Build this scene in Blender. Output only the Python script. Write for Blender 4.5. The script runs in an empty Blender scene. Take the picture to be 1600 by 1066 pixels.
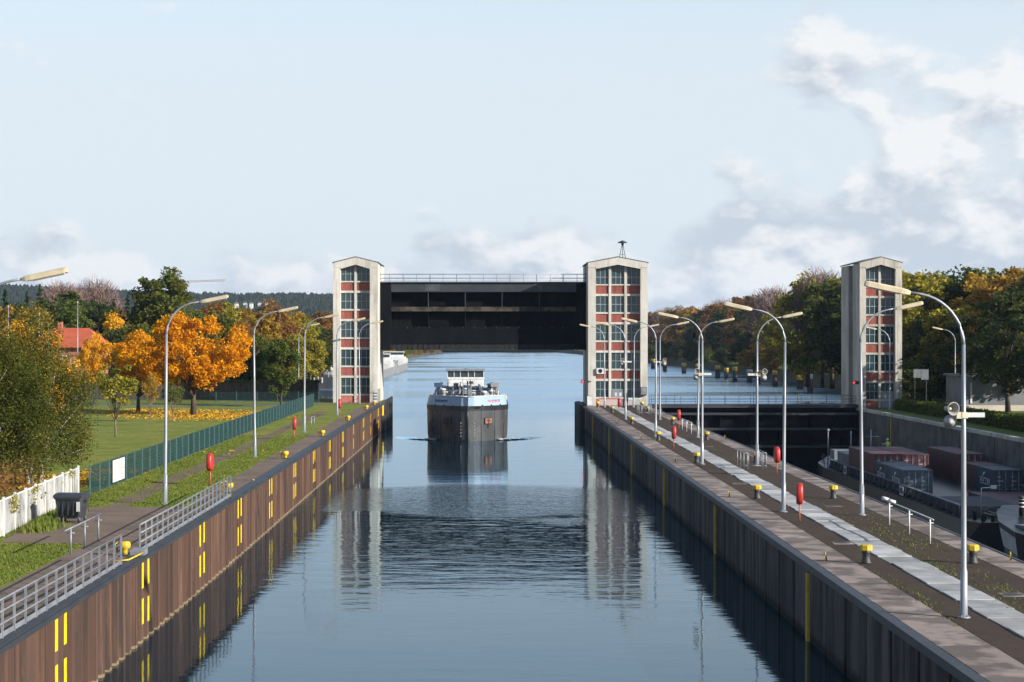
import bpy, bmesh, math, random
import numpy as np
from mathutils import Vector, Matrix

R = math.radians
sc = bpy.context.scene
col = sc.collection

# ------------------------------------------------------------------ camera
CAM_Z = 11.4
cd = bpy.data.cameras.new('camera')
cam = bpy.data.objects.new('camera', cd)
col.objects.link(cam)
cam.location = (0, 0, CAM_Z)
cam.rotation_euler = (R(90), 0, 0)
cd.sensor_width = 36
cd.lens = 67.5
cd.shift_x = 40 / 1600
cd.shift_y = -5 / 1600
cd.clip_start = 0.5
cd.clip_end = 20000
sc.camera = cam

# ------------------------------------------------------------------ sun and sky
SUN_EL, SUN_AZ = 20.5, 120.0        # azimuth clockwise from the view direction (+Y)
se, sa = R(SUN_EL), R(SUN_AZ)
sun_dir = Vector((math.sin(sa) * math.cos(se), math.cos(sa) * math.cos(se), math.sin(se)))
sd = bpy.data.lights.new('sun', 'SUN')
sd.energy = 5.0
sd.angle = R(0.5)
sd.color = (1.0, 0.945, 0.87)
sun = bpy.data.objects.new('sun', sd)
col.objects.link(sun)
sun.location = (60, -40, 80)
sun.rotation_euler = (-sun_dir).to_track_quat('-Z', 'Y').to_euler()

world = bpy.data.worlds.new('World')
sc.world = world
world.use_nodes = True
wt = world.node_tree
wt.nodes.clear()


def wn(t, **kw):
    n = wt.nodes.new(t)
    for k, v in kw.items():
        setattr(n, k, v)
    return n


def wmath(op, a, b=None, clamp=False):
    n = wn('ShaderNodeMath', operation=op, use_clamp=clamp)
    for i, v in enumerate((a, b)):
        if v is None:
            continue
        if isinstance(v, (int, float)):
            n.inputs[i].default_value = v
        else:
            wt.links.new(v, n.inputs[i])
    return n.outputs[0]


def wstep(v, lo, hi):
    n = wn('ShaderNodeMapRange', interpolation_type='SMOOTHSTEP')
    wt.links.new(v, n.inputs['Value'])
    for nm, x in (('From Min', lo), ('From Max', hi)):
        if isinstance(x, (int, float)):
            n.inputs[nm].default_value = x
        else:
            wt.links.new(x, n.inputs[nm])
    return n.outputs['Result']


def wmix(f, a, b):
    n = wn('ShaderNodeMix', data_type='RGBA')
    for i, v in ((0, f), (6, a), (7, b)):
        if isinstance(v, (int, float)):
            n.inputs[i].default_value = v
        elif isinstance(v, tuple):
            n.inputs[i].default_value = v
        else:
            wt.links.new(v, n.inputs[i])
    return n.outputs[2]


SKY = 0.11
sky = wn('ShaderNodeTexSky', sky_type='NISHITA', sun_disc=False)
sky.sun_elevation = se
sky.sun_rotation = sa
sky.air_density = 1.0
sky.dust_density = 1.2
sky.ozone_density = 1.5
tc = wn('ShaderNodeTexCoord')
sep = wn('ShaderNodeSeparateXYZ')
wt.links.new(tc.outputs['Generated'], sep.inputs[0])
dx, dy, dz = sep.outputs


def cloud_noise(off, sx, sz, scale, detail=9, rough=0.58):
    mp = wn('ShaderNodeMapping')
    mp.inputs['Location'].default_value = off
    mp.inputs['Scale'].default_value = (sx, sx, sz)
    wt.links.new(tc.outputs['Generated'], mp.inputs['Vector'])
    nz = wn('ShaderNodeTexNoise')
    nz.inputs['Scale'].default_value = scale
    nz.inputs['Detail'].default_value = detail
    nz.inputs['Roughness'].default_value = rough
    wt.links.new(mp.outputs[0], nz.inputs['Vector'])
    return nz.outputs['Fac']


# cover grows towards the right hand (the weather side) and towards the horizon
edge = wmath('ADD', dx, wmath('MULTIPLY', dz, -0.25))
right = wstep(edge, 0.035, 0.15)
low = wmath('SUBTRACT', 1.0, wstep(dz, 0.045, 0.075))
cov = wmath('ADD', wmath('MULTIPLY', right, 0.20), wmath('MULTIPLY', low, 0.235))
thr = wmath('SUBTRACT', 0.648, cov)
CO = (2.6, 5.5, 3.1)
n1 = cloud_noise(CO, 1.0, 1.7, 12.0, 10, 0.56)
n2 = cloud_noise((CO[0] + 0.006, CO[1], CO[2] + 0.014), 1.0, 1.7, 12.0, 10, 0.56)
n3 = cloud_noise((5.3, 1.1, 2.2), 1.0, 2.0, 8.0, 6, 0.55)
dens = wstep(n1, thr, wmath('ADD', thr, 0.12))
lit = wmath('MULTIPLY_ADD', wmath('SUBTRACT', n1, n2), 9.0)
lit.node.inputs[2].default_value = 0.36
lit = wmath('ADD', lit, wmath('MULTIPLY', wmath('SUBTRACT', n3, 0.5), 2.6))
lit = wmath('MAXIMUM', wmath('MINIMUM', lit, 1.0), 0.0)
k = 0.628 / SKY
ccol = wmix(lit, (0.44 * k, 0.485 * k, 0.55 * k, 1), (0.775 * k, 0.765 * k, 0.76 * k, 1))
# thin high veil: whitens the air, strongest near the horizon
veil = wmath('SUBTRACT', 1.0, wstep(dz, 0.12, 0.29))
veil = wmath('MULTIPLY', veil, 0.93)
air = wmix(veil, sky.outputs[0], (0.600 * k, 0.665 * k, 0.722 * k, 1))
skyc = wmix(wmath('MULTIPLY', dens, 0.78), air, ccol)
bg = wn('ShaderNodeBackground')
bg.inputs['Strength'].default_value = SKY
wt.links.new(skyc, bg.inputs['Color'])
wo = wn('ShaderNodeOutputWorld')
wt.links.new(bg.outputs[0], wo.inputs['Surface'])

vs = sc.view_settings
vs.view_transform = 'Standard'
vs.look = 'None'
vs.exposure = 1.0
vs.gamma = 1.0
vs.use_curve_mapping = False
cy = sc.cycles
cy.use_denoising = True
cy.max_bounces = 6
cy.diffuse_bounces = 2
cy.glossy_bounces = 3
cy.transmission_bounces = 3
cy.transparent_max_bounces = 6
cy.volume_bounces = 0
cy.caustics_reflective = False
cy.caustics_refractive = False
cy.sample_clamp_indirect = 4.0

# ------------------------------------------------------------------ helpers
ORG = {}          # world origin of every unrotated object that has parts


def tag(o, label=None, cat=None, group=None, kind=None):
    if label: o['label'] = label
    if cat: o['category'] = cat
    if group: o['group'] = group
    if kind: o['kind'] = kind
    return o


def empty(name, loc, rz=0.0, label=None, cat=None, group=None):
    o = bpy.data.objects.new(name, None)
    col.objects.link(o)
    o.location = loc
    o.rotation_euler = (0, 0, rz)
    ORG[o.name] = Vector(loc)
    return tag(o, label, cat, group)


def inst(name, me, parent=None, loc=(0, 0, 0), rot=(0, 0, 0), scale=None, mat=None):
    o = bpy.data.objects.new(name, me)
    col.objects.link(o)
    o.parent = parent
    o.location = loc
    o.rotation_euler = rot
    if scale is not None:
        o.scale = (scale,) * 3 if isinstance(scale, (int, float)) else scale
    if mat is not None:
        o.material_slots[0].link = 'OBJECT'
        o.material_slots[0].material = mat
    return o


def copy_tree(o, parent=None):
    c = o.copy()
    col.objects.link(c)
    c.parent = parent
    for ch in list(o.children):
        copy_tree(ch, c)
    return c


class MB:
    """collects shapes; build() links them as one mesh object"""

    def __init__(self):
        self.v, self.f, self.sm = [], [], []

    def add(self, vs_, fs, smooth=False):
        b = len(self.v)
        self.v += [tuple(p) for p in vs_]
        self.f += [tuple(i + b for i in f) for f in fs]
        self.sm += [smooth] * len(fs)
        return self

    def box(self, x0, x1, y0, y1, z0, z1):
        v = [(x, y, z) for z in (z0, z1) for y in (y0, y1) for x in (x0, x1)]
        return self.add(v, [(0, 2, 3, 1), (4, 5, 7, 6), (0, 1, 5, 4), (1, 3, 7, 5), (3, 2, 6, 7), (2, 0, 4, 6)])

    def cbox(self, x0, x1, y0, y1, z0, z1, c=0.02):
        """box with chamfered vertical edges and top rim"""
        def ring(i, z):
            return [(x0 + i + c, y0 + i, z), (x1 - i - c, y0 + i, z), (x1 - i, y0 + i + c, z), (x1 - i, y1 - i - c, z),
                    (x1 - i - c, y1 - i, z), (x0 + i + c, y1 - i, z), (x0 + i, y1 - i - c, z), (x0 + i, y0 + i + c, z)]
        return self.rings([ring(0, z0), ring(0, z1 - c), ring(c, z1)], False)

    def rings(self, rs, smooth=True, cap=True, close=True):
        n = len(rs[0])
        vs_ = [p for r in rs for p in r]
        fs = []
        for i in range(len(rs) - 1):
            for j in range(n if close else n - 1):
                a, b = i * n + j, i * n + (j + 1) % n
                fs.append((a, b, b + n, a + n))
        b0 = len(self.f)
        self.add(vs_, fs, smooth)
        if cap:
            base = len(self.v) - len(vs_)
            self.f.append(tuple(base + j for j in reversed(range(n))))
            self.f.append(tuple(base + (len(rs) - 1) * n + j for j in range(n)))
            self.sm += [False, False]
        return self

    def lathe(self, prof, n=16, c=(0, 0, 0), smooth=True):
        return self.rings([[(c[0] + r * math.cos(2 * math.pi * j / n), c[1] + r * math.sin(2 * math.pi * j / n), c[2] + z)
                            for j in range(n)] for r, z in prof], smooth)

    def tube(self, pts, rad, n=8, smooth=True):
        pts = [Vector(p) for p in pts]
        rad = rad if isinstance(rad, (list, tuple)) else [rad] * len(pts)
        rs = []
        for i, p in enumerate(pts):
            t = (pts[min(i + 1, len(pts) - 1)] - pts[max(i - 1, 0)]).normalized()
            u = t.cross(Vector((0, 0, 1)) if abs(t.z) < 0.95 else Vector((0, 1, 0))).normalized()
            w = u.cross(t).normalized()
            rs.append([p + (u * math.cos(2 * math.pi * j / n) + w * math.sin(2 * math.pi * j / n)) * rad[i] for j in range(n)])
        return self.rings(rs, smooth)

    def bar(self, a, b, w, h=None):
        return self.tube([a, b], w * 0.7071, 4, False)

    def prism(self, poly, axis, a, b):
        """polygon given in the plane across axis, extruded from a to b"""
        def P(p, q):
            return {'x': (q, p[0], p[1]), 'y': (p[0], q, p[1]), 'z': (p[0], p[1], q)}[axis]
        return self.rings([[P(p, a) for p in poly], [P(p, b) for p in poly]], False)

    def mesh(self, name, mat, org=(0, 0, 0)):
        me = bpy.data.meshes.new(name)
        o = Vector(org)
        me.from_pydata([(p[0] - o[0], p[1] - o[1], p[2] - o[2]) for p in self.v], [], self.f)
        bm = bmesh.new()
        bm.from_mesh(me)
        bmesh.ops.recalc_face_normals(bm, faces=bm.faces[:])
        bm.to_mesh(me)
        bm.free()
        me.polygons.foreach_set('use_smooth', self.sm)
        me.materials.append(mat)
        return me

    def build(self, name, mat, parent=None, org=None, local=False):
        """vertices are world coordinates unless local; org = own origin of a top-level mesh"""
        if local:
            return inst(name, self.mesh(name, mat), parent)
        o = Vector(org) if org is not None else (ORG[parent.name] if parent else Vector((0, 0, 0)))
        ob = inst(name, self.mesh(name, mat, o), parent)
        if org is not None:
            ob.location = o - (ORG[parent.name] if parent else Vector((0, 0, 0)))
            ORG[ob.name] = o
        else:
            ORG[ob.name] = o
        return ob


def np_mesh(name, v, quads, mat):
    v = np.asarray(v, dtype=np.float32)
    quads = np.asarray(quads, dtype=np.int32)
    me = bpy.data.meshes.new(name)
    n, kk = quads.shape
    me.vertices.add(len(v))
    me.vertices.foreach_set('co', v.ravel())
    me.loops.add(n * kk)
    me.loops.foreach_set('vertex_index', quads.ravel())
    me.polygons.add(n)
    me.polygons.foreach_set('loop_start', np.arange(0, n * kk, kk, dtype=np.int32))
    me.update(calc_edges=True)
    if mat:
        me.materials.append(mat)
    return me


ORD = ['first', 'second', 'third', 'fourth', 'fifth', 'sixth', 'seventh', 'eighth', 'ninth', 'tenth', 'eleventh', 'twelfth',
       'thirteenth', 'fourteenth', 'fifteenth', 'sixteenth', 'seventeenth', 'eighteenth', 'nineteenth', 'twentieth']


def ordw(i):
    if i < 20:
        return ORD[i]
    t = {2: 'twenty', 3: 'thirty', 4: 'forty', 5: 'fifty'}[(i + 1) // 10]
    return (t[:-1] + 'ieth') if (i + 1) % 10 == 0 else t + '-' + ORD[(i + 1) % 10 - 1]


# ------------------------------------------------------------------ materials
def new_mat(name):
    m = bpy.data.materials.new(name)
    m.use_nodes = True
    nt = m.node_tree
    return m, nt, nt.nodes['Principled BSDF']


class NT:
    """short hand for node building"""

    def __init__(self, nt):
        self.nt = nt

    def n(self, t, **kw):
        x = self.nt.nodes.new(t)
        for a, b in kw.items():
            setattr(x, a, b)
        return x

    def put(self, sock, v):
        if v is None:
            return
        if hasattr(v, 'links') and hasattr(v, 'node'):
            self.nt.links.new(v, sock)
        else:
            sock.default_value = v if not (isinstance(v, tuple) and len(v) == 3 and sock.type == 'RGBA') else v + (1,)

    def math(self, op, a, b=None, c=None, clamp=False):
        x = self.n('ShaderNodeMath', operation=op, use_clamp=clamp)
        for i, v in enumerate((a, b, c)):
            self.put(x.inputs[i], v)
        return x.outputs[0]

    def mix(self, f, a, b, bt='MIX'):
        x = self.n('ShaderNodeMix', data_type='RGBA', blend_type=bt)
        self.put(x.inputs[0], f); self.put(x.inputs[6], a); self.put(x.inputs[7], b)
        return x.outputs[2]

    def step(self, v, lo, hi, a=0.0, b=1.0):
        x = self.n('ShaderNodeMapRange', interpolation_type='SMOOTHSTEP')
        for nm, q in (('Value', v), ('From Min', lo), ('From Max', hi), ('To Min', a), ('To Max', b)):
            self.put(x.inputs[nm], q)
        return x.outputs['Result']

    def pos(self):
        return self.n('ShaderNodeNewGeometry').outputs['Position']

    def noise(self, vec, scale, detail=4, rough=0.55, s=(1, 1, 1), loc=(0, 0, 0)):
        mp = self.n('ShaderNodeMapping')
        mp.inputs['Scale'].default_value = s
        mp.inputs['Location'].default_value = loc
        self.put(mp.inputs['Vector'], vec)
        x = self.n('ShaderNodeTexNoise')
        x.inputs['Scale'].default_value = scale
        x.inputs['Detail'].default_value = detail
        x.inputs['Roughness'].default_value = rough
        self.put(x.inputs['Vector'], mp.outputs[0])
        return x.outputs['Fac']

    def bump(self, h, strength, dist):
        x = self.n('ShaderNodeBump')
        x.inputs['Strength'].default_value = strength
        x.inputs['Distance'].default_value = dist
        self.put(x.inputs['Height'], h)
        return x.outputs[0]


def surf(name, c1, c2, scale=1.0, rough=0.8, metal=0.0, stretch=(1, 1, 1), bump=0.0, bscale=30, streak=None, streak_c=(0.1, 0.09, 0.08),
         tint=0.0, low=None, spec=None, lo=0.38, hi=0.64):
    """two-tone weathered surface in world coordinates; streak = vertical run-off stains; low = (colour, z0, z1) waterline growth"""
    m, nt, bs = new_mat(name)
    t = NT(nt)
    p = t.pos()
    c = t.mix(t.step(t.noise(p, scale, 6, 0.6, stretch), lo, hi), c1, c2)
    fine = t.noise(p, scale * 9, 4, 0.65, stretch, (5, 3, 1))
    c = t.mix(t.math('MULTIPLY', fine, 0.5), c, t.mix(1.0, c, (0.55, 0.55, 0.55), 'MULTIPLY'))
    if streak:
        s = t.noise(p, streak, 5, 0.7, (1, 1, 0.07), (9, 2, 4))
        c = t.mix(t.math('MULTIPLY', t.step(s, 0.50, 0.68), 0.8), c, streak_c)
    if tint:
        oi = t.n('ShaderNodeObjectInfo')
        k_ = t.math('MULTIPLY_ADD', oi.outputs['Random'], tint, 1.0 - tint * 0.5)
        cc = t.n('ShaderNodeCombineColor')
        for i in range(3):
            t.put(cc.inputs[i], k_)
        c = t.mix(1.0, c, cc.outputs[0], 'MULTIPLY')
    if low:
        sz = t.n('ShaderNodeSeparateXYZ')
        t.put(sz.inputs[0], p)
        zz = t.math('ADD', sz.outputs[2], t.math('MULTIPLY', t.noise(p, 2.0, 3), 0.3))
        c = t.mix(t.step(zz, low[1], low[2], 1.0, 0.0), c, low[0])
    t.put(bs.inputs['Base Color'], c)
    t.put(bs.inputs['Roughness'], t.math('MULTIPLY_ADD', fine, 0.25, rough - 0.12))
    bs.inputs['Metallic'].default_value = metal
    if spec is None and rough >= 0.7:
        spec = 0.12                      # dry, matt surfaces
    if spec is not None:
        bs.inputs['Specular IOR Level'].default_value = spec
    if bump:
        t.put(bs.inputs['Normal'], t.bump(t.noise(p, bscale, 5, 0.6, stretch), bump, 0.02))
    return m


def leaf_mat(name, cols, trans=0.3):
    """cols: list of colours met at random from leaf to leaf, drifting through the crown in patches"""
    m, nt, bs = new_mat(name)
    t = NT(nt)
    nt.nodes.remove(bs)
    geo = t.n('ShaderNodeNewGeometry')
    oi = t.n('ShaderNodeObjectInfo')
    patch = t.noise(geo.outputs['Position'], 0.45, 2)
    f = t.math('ADD', t.math('MULTIPLY', geo.outputs['Random Per Island'], 0.55),
               t.math('ADD', t.math('MULTIPLY_ADD', patch, 1.1, -0.38), t.math('MULTIPLY_ADD', oi.outputs['Random'], 0.24, -0.06)), clamp=True)
    ramp = t.n('ShaderNodeValToRGB')
    el = ramp.color_ramp.elements
    for i, c in enumerate(cols):
        e = el[i] if i < 2 else el.new(0.5)
        e.color = c + (1,)
    for i in range(len(cols)):
        el[i].position = i / (len(cols) - 1)
    # element order after new() follows position, set colours again
    for i, c in enumerate(cols):
        el[i].color = c + (1,)
    t.put(ramp.inputs[0], f)
    d = t.n('ShaderNodeBsdfDiffuse')
    tr = t.n('ShaderNodeBsdfTranslucent')
    t.put(d.inputs['Color'], ramp.outputs[0])
    t.put(tr.inputs['Color'], ramp.outputs[0])
    mx = t.n('ShaderNodeMixShader')
    mx.inputs[0].default_value = trans
    t.put(mx.inputs[1], d.outputs[0])
    t.put(mx.inputs[2], tr.outputs[0])
    t.put(nt.nodes['Material Output'].inputs['Surface'], mx.outputs[0])
    return m


M = {}
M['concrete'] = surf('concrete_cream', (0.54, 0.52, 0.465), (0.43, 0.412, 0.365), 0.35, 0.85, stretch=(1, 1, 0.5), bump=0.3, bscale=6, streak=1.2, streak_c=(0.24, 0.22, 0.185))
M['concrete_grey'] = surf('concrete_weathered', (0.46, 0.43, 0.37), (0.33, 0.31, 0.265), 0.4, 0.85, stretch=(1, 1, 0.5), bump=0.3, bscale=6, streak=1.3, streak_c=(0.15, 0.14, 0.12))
M['wallpanel'] = surf('lock_wall_concrete', (0.105, 0.088, 0.077), (0.040, 0.035, 0.032), 0.75, 0.85, stretch=(1, 1, 0.22), bump=0.4, bscale=5, streak=1.5, streak_c=(0.012, 0.011, 0.0105), tint=0.6,
                      low=((0.010, 0.012, 0.008), 0.25, 0.65))
M['wallpanel_low'] = surf('chamber_wall_concrete', (0.125, 0.118, 0.108), (0.075, 0.07, 0.066), 0.6, 0.85, bump=0.3, bscale=5, streak=1.3, streak_c=(0.08, 0.075, 0.07), tint=0.25,
                          low=((0.02, 0.024, 0.016), -3.6, -2.6))
M['pile'] = surf('rusty_sheet_pile', (0.092, 0.052, 0.037), (0.048, 0.034, 0.030), 0.55, 0.75, stretch=(1, 1, 0.10), bump=0.5, bscale=14, streak=2.4, streak_c=(0.13, 0.072, 0.044), tint=0.45,
                 low=((0.19, 0.14, 0.08), 0.20, 0.26))
M['dark_steel'] = surf('dark_steel', (0.020, 0.024, 0.030), (0.030, 0.034, 0.040), 0.8, 0.55, bump=0.15, bscale=8, spec=0.4)
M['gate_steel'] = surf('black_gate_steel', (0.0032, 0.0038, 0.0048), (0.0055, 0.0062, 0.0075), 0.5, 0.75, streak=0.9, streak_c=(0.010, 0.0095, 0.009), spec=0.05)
M['gate_dust'] = surf('dusty_gate_steel', (0.075, 0.064, 0.05), (0.022, 0.020, 0.018), 0.9, 0.85, streak=1.6, streak_c=(0.014, 0.013, 0.012))
M['galv'] = surf('galvanised_steel', (0.25, 0.265, 0.29), (0.18, 0.195, 0.215), 1.5, 0.5, metal=0.35)
M['lamp_grey'] = surf('lamp_post_paint', (0.30, 0.315, 0.335), (0.21, 0.225, 0.245), 1.6, 0.45, metal=0.3, stretch=(1, 1, 0.25), streak=6, streak_c=(0.15, 0.155, 0.16))
M['lamp_cream'] = surf('lamp_head_cream', (0.50, 0.42, 0.28), (0.40, 0.335, 0.225), 2.0, 0.5)
M['diffuser'] = surf('lamp_diffuser', (0.62, 0.62, 0.58), (0.55, 0.55, 0.50), 2.0, 0.3)
M['yellow'] = surf('yellow_paint', (0.62, 0.43, 0.010), (0.44, 0.29, 0.012), 2.5, 0.55, bump=0.2, streak=7, streak_c=(0.25, 0.17, 0.03))
M['yellow_line'] = surf('yellow_marking', (0.74, 0.52, 0.006), (0.60, 0.40, 0.01), 2.0, 0.7, streak=6, streak_c=(0.42, 0.27, 0.03))
M['black'] = surf('black_paint', (0.018, 0.018, 0.02), (0.035, 0.035, 0.035), 3, 0.6)
M['red'] = surf('red_case', (0.42, 0.022, 0.014), (0.33, 0.020, 0.014), 2.5, 0.45)
M['orange'] = surf('orange_post', (0.42, 0.10, 0.03), (0.32, 0.08, 0.03), 3, 0.6)
M['redpanel'] = surf('red_cladding', (0.40, 0.135, 0.105), (0.31, 0.105, 0.082), 0.7, 0.75, stretch=(1, 1, 0.3), streak=2.0, streak_c=(0.24, 0.095, 0.078))
M['winframe'] = surf('window_frame', (0.26, 0.33, 0.34), (0.2, 0.26, 0.27), 2, 0.6)
M['white'] = surf('white_paint', (0.58, 0.58, 0.57), (0.48, 0.48, 0.47), 1.2, 0.5)
M['sheetwhite'] = surf('white_fence_sheet', (0.33, 0.33, 0.315), (0.20, 0.20, 0.19), 0.9, 0.75, streak=1.6, streak_c=(0.11, 0.11, 0.09), tint=0.4)
M['fencegreen'] = surf('green_fence_coat', (0.012, 0.050, 0.046), (0.010, 0.040, 0.038), 1.5, 0.5)
M['fencepost'] = surf('fence_post_coat', (0.045, 0.105, 0.11), (0.035, 0.085, 0.09), 1.5, 0.5)
M['bin'] = surf('black_bin_plastic', (0.022, 0.025, 0.032), (0.032, 0.035, 0.042), 3, 0.5)
M['rubber'] = surf('rubber', (0.015, 0.015, 0.016), (0.025, 0.025, 0.025), 3, 0.8)
M['slab'] = surf('walkway_slab', (0.36, 0.36, 0.355), (0.255, 0.255, 0.25), 0.9, 0.85, bump=0.2, bscale=9, tint=0.5)
M['coping_slab'] = surf('coping_slab', (0.235, 0.192, 0.168), (0.115, 0.096, 0.086), 0.75, 0.85, bump=0.3, bscale=7, tint=0.5, lo=0.42, hi=0.58)
M['roof_dark'] = surf('bitumen_roof', (0.09, 0.09, 0.09), (0.13, 0.125, 0.12), 1, 0.9)
M['rooftile'] = surf('red_roof_tile', (0.42, 0.10, 0.05), (0.33, 0.085, 0.045), 0.8, 0.8)
M['brickwall'] = surf('brick_wall', (0.36, 0.15, 0.09), (0.28, 0.12, 0.08), 0.9, 0.85)
M['hull_black'] = surf('hull_black', (0.012, 0.0135, 0.016), (0.02, 0.021, 0.024), 0.6, 0.32, stretch=(1, 1, 0.4))
M['hull_grey'] = surf('hull_grey', (0.068, 0.071, 0.074), (0.048, 0.050, 0.053), 0.5, 0.28, stretch=(1, 1, 0.35), streak=0.9, streak_c=(0.04, 0.04, 0.04))
M['hull_blue'] = surf('bulwark_light_blue', (0.26, 0.37, 0.48), (0.22, 0.32, 0.43), 0.6, 0.4)
M['deck'] = surf('deck_grey', (0.075, 0.082, 0.09), (0.052, 0.056, 0.062), 0.7, 0.7)
M['pipe'] = surf('deck_pipe', (0.30, 0.31, 0.32), (0.22, 0.23, 0.24), 1.5, 0.45, metal=0.2)
M['navy'] = surf('navy_paint', (0.035, 0.065, 0.13), (0.03, 0.05, 0.10), 1.2, 0.5)
M['cream'] = surf('cream_paint', (0.60, 0.55, 0.40), (0.5, 0.46, 0.34), 1.2, 0.5)
M['pinkmark'] = surf('name_red', (0.62, 0.10, 0.16), (0.55, 0.09, 0.14), 2, 0.5)
M['hull_lightgrey'] = surf('hull_light_grey', (0.20, 0.205, 0.21), (0.15, 0.155, 0.16), 0.4, 0.5)
M['cont_blue'] = surf('container_slate_blue', (0.065, 0.10, 0.128), (0.052, 0.082, 0.108), 0.6, 0.55)
M['cont_navy'] = surf('container_dark_slate', (0.032, 0.05, 0.07), (0.026, 0.042, 0.06), 0.6, 0.55)
M['cont_red'] = surf('container_maroon', (0.105, 0.03, 0.03), (0.08, 0.025, 0.027), 0.6, 0.6)
M['pocket'] = surf('anchor_pocket_rust', (0.26, 0.12, 0.07), (0.20, 0.09, 0.05), 2, 0.7)
M['slope'] = surf('reedy_bank_slope', (0.085, 0.065, 0.03), (0.05, 0.045, 0.022), 0.3, 0.95, bump=0.6, bscale=3)
M['sign_shaded'] = surf('shaded_white_board', (0.13, 0.14, 0.15), (0.10, 0.11, 0.12), 1.2, 0.6)  # white board; the shade of the trees is put into its colour
M['horn_grey'] = surf('horn_grey', (0.30, 0.29, 0.27), (0.22, 0.215, 0.20), 3, 0.5)
M['cont_grey'] = surf('container_grey', (0.16, 0.18, 0.19), (0.12, 0.135, 0.145), 0.6, 0.6)
M['rods'] = surf('locking_rod', (0.32, 0.33, 0.34), (0.26, 0.27, 0.28), 2, 0.5)
M['bark'] = surf('bark', (0.085, 0.065, 0.05), (0.05, 0.04, 0.032), 3, 0.9, stretch=(1, 1, 0.3), bump=0.5, bscale=10)
M['birchbark'] = surf('birch_bark', (0.52, 0.49, 0.44), (0.30, 0.28, 0.25), 2.5, 0.8, stretch=(1, 1, 0.6))
M['youngbark'] = surf('young_bark', (0.20, 0.16, 0.11), (0.14, 0.11, 0.08), 4, 0.9)
M['pole_wood'] = surf('dolphin_steel', (0.055, 0.05, 0.048), (0.08, 0.07, 0.062), 0.8, 0.8)
M['concrete_pale'] = surf('pale_concrete', (0.50, 0.46, 0.37), (0.42, 0.38, 0.31), 0.8, 0.85)
M['render_grey'] = surf('grey_render', (0.20, 0.205, 0.215), (0.15, 0.155, 0.165), 0.5, 0.9)
M['hill'] = surf('hill_soil', (0.03, 0.045, 0.02), (0.045, 0.05, 0.022), 0.01, 0.95)
M['foam'] = surf('foam', (0.75, 0.77, 0.78), (0.55, 0.6, 0.62), 2, 0.7)
M['rope'] = surf('rope', (0.30, 0.30, 0.26), (0.22, 0.22, 0.19), 5, 0.9)
M['skin'] = surf('skin', (0.42, 0.26, 0.19), (0.38, 0.23, 0.17), 5, 0.6)
M['hivis'] = surf('hivis_cloth', (0.40, 0.62, 0.16), (0.34, 0.54, 0.14), 5, 0.8)


def glass_mat(name, c, rough=0.06):
    m, nt, bs = new_mat(name)
    t = NT(nt)
    p = t.pos()
    t.put(bs.inputs['Base Color'], t.mix(t.noise(p, 0.6, 3), c, tuple(x * 1.9 for x in c)))
    bs.inputs['Roughness'].default_value = rough
    bs.inputs['IOR'].default_value = 1.5
    t.put(bs.inputs['Normal'], t.bump(t.noise(p, 0.8, 2), 0.08, 0.05))
    return m


M['glass'] = glass_mat('window_glass', (0.018, 0.030, 0.036))


def brick_mat(name, c1, c2, mortar, moss, bw=0.22, bh=0.11, mossamt=0.5, wear=(0.10, 0.085, 0.07)):
    m, nt, bs = new_mat(name)
    t = NT(nt)
    p = t.pos()
    b = t.n('ShaderNodeTexBrick')
    t.put(b.inputs['Vector'], p)
    b.inputs['Scale'].default_value = 1.0
    b.inputs['Brick Width'].default_value = bw
    b.inputs['Row Height'].default_value = bh
    b.inputs['Mortar Size'].default_value = 0.009
    b.inputs['Color1'].default_value = c1 + (1,)
    b.inputs['Color2'].default_value = c2 + (1,)
    b.inputs['Mortar'].default_value = mortar + (1,)
    c = b.outputs['Color']
    c = t.mix(t.math('MULTIPLY', t.step(t.noise(p, 0.5, 6, 0.65), 0.42, 0.62), 0.75), c, wear)
    c = t.mix(t.math('MULTIPLY', t.step(t.noise(p, 0.8, 7, 0.7, (1, 0.35, 1), (3, 8, 0)), 0.56, 0.72), mossamt), c, moss)
    t.put(bs.inputs['Base Color'], c)
    bs.inputs['Roughness'].default_value = 0.9
    bs.inputs['Specular IOR Level'].default_value = 0.1
    t.put(bs.inputs['Normal'], t.bump(b.outputs['Fac'], -0.3, 0.01))
    return m


M['paving'] = brick_mat('brown_brick_paving', (0.068, 0.045, 0.031), (0.048, 0.033, 0.024), (0.022, 0.018, 0.014), (0.062, 0.066, 0.016), mossamt=0.6, wear=(0.038, 0.029, 0.022))
M['path'] = brick_mat('path_paving', (0.20, 0.145, 0.11), (0.15, 0.11, 0.085), (0.06, 0.05, 0.04), (0.10, 0.11, 0.035), mossamt=0.55, wear=(0.10, 0.08, 0.062))


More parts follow.
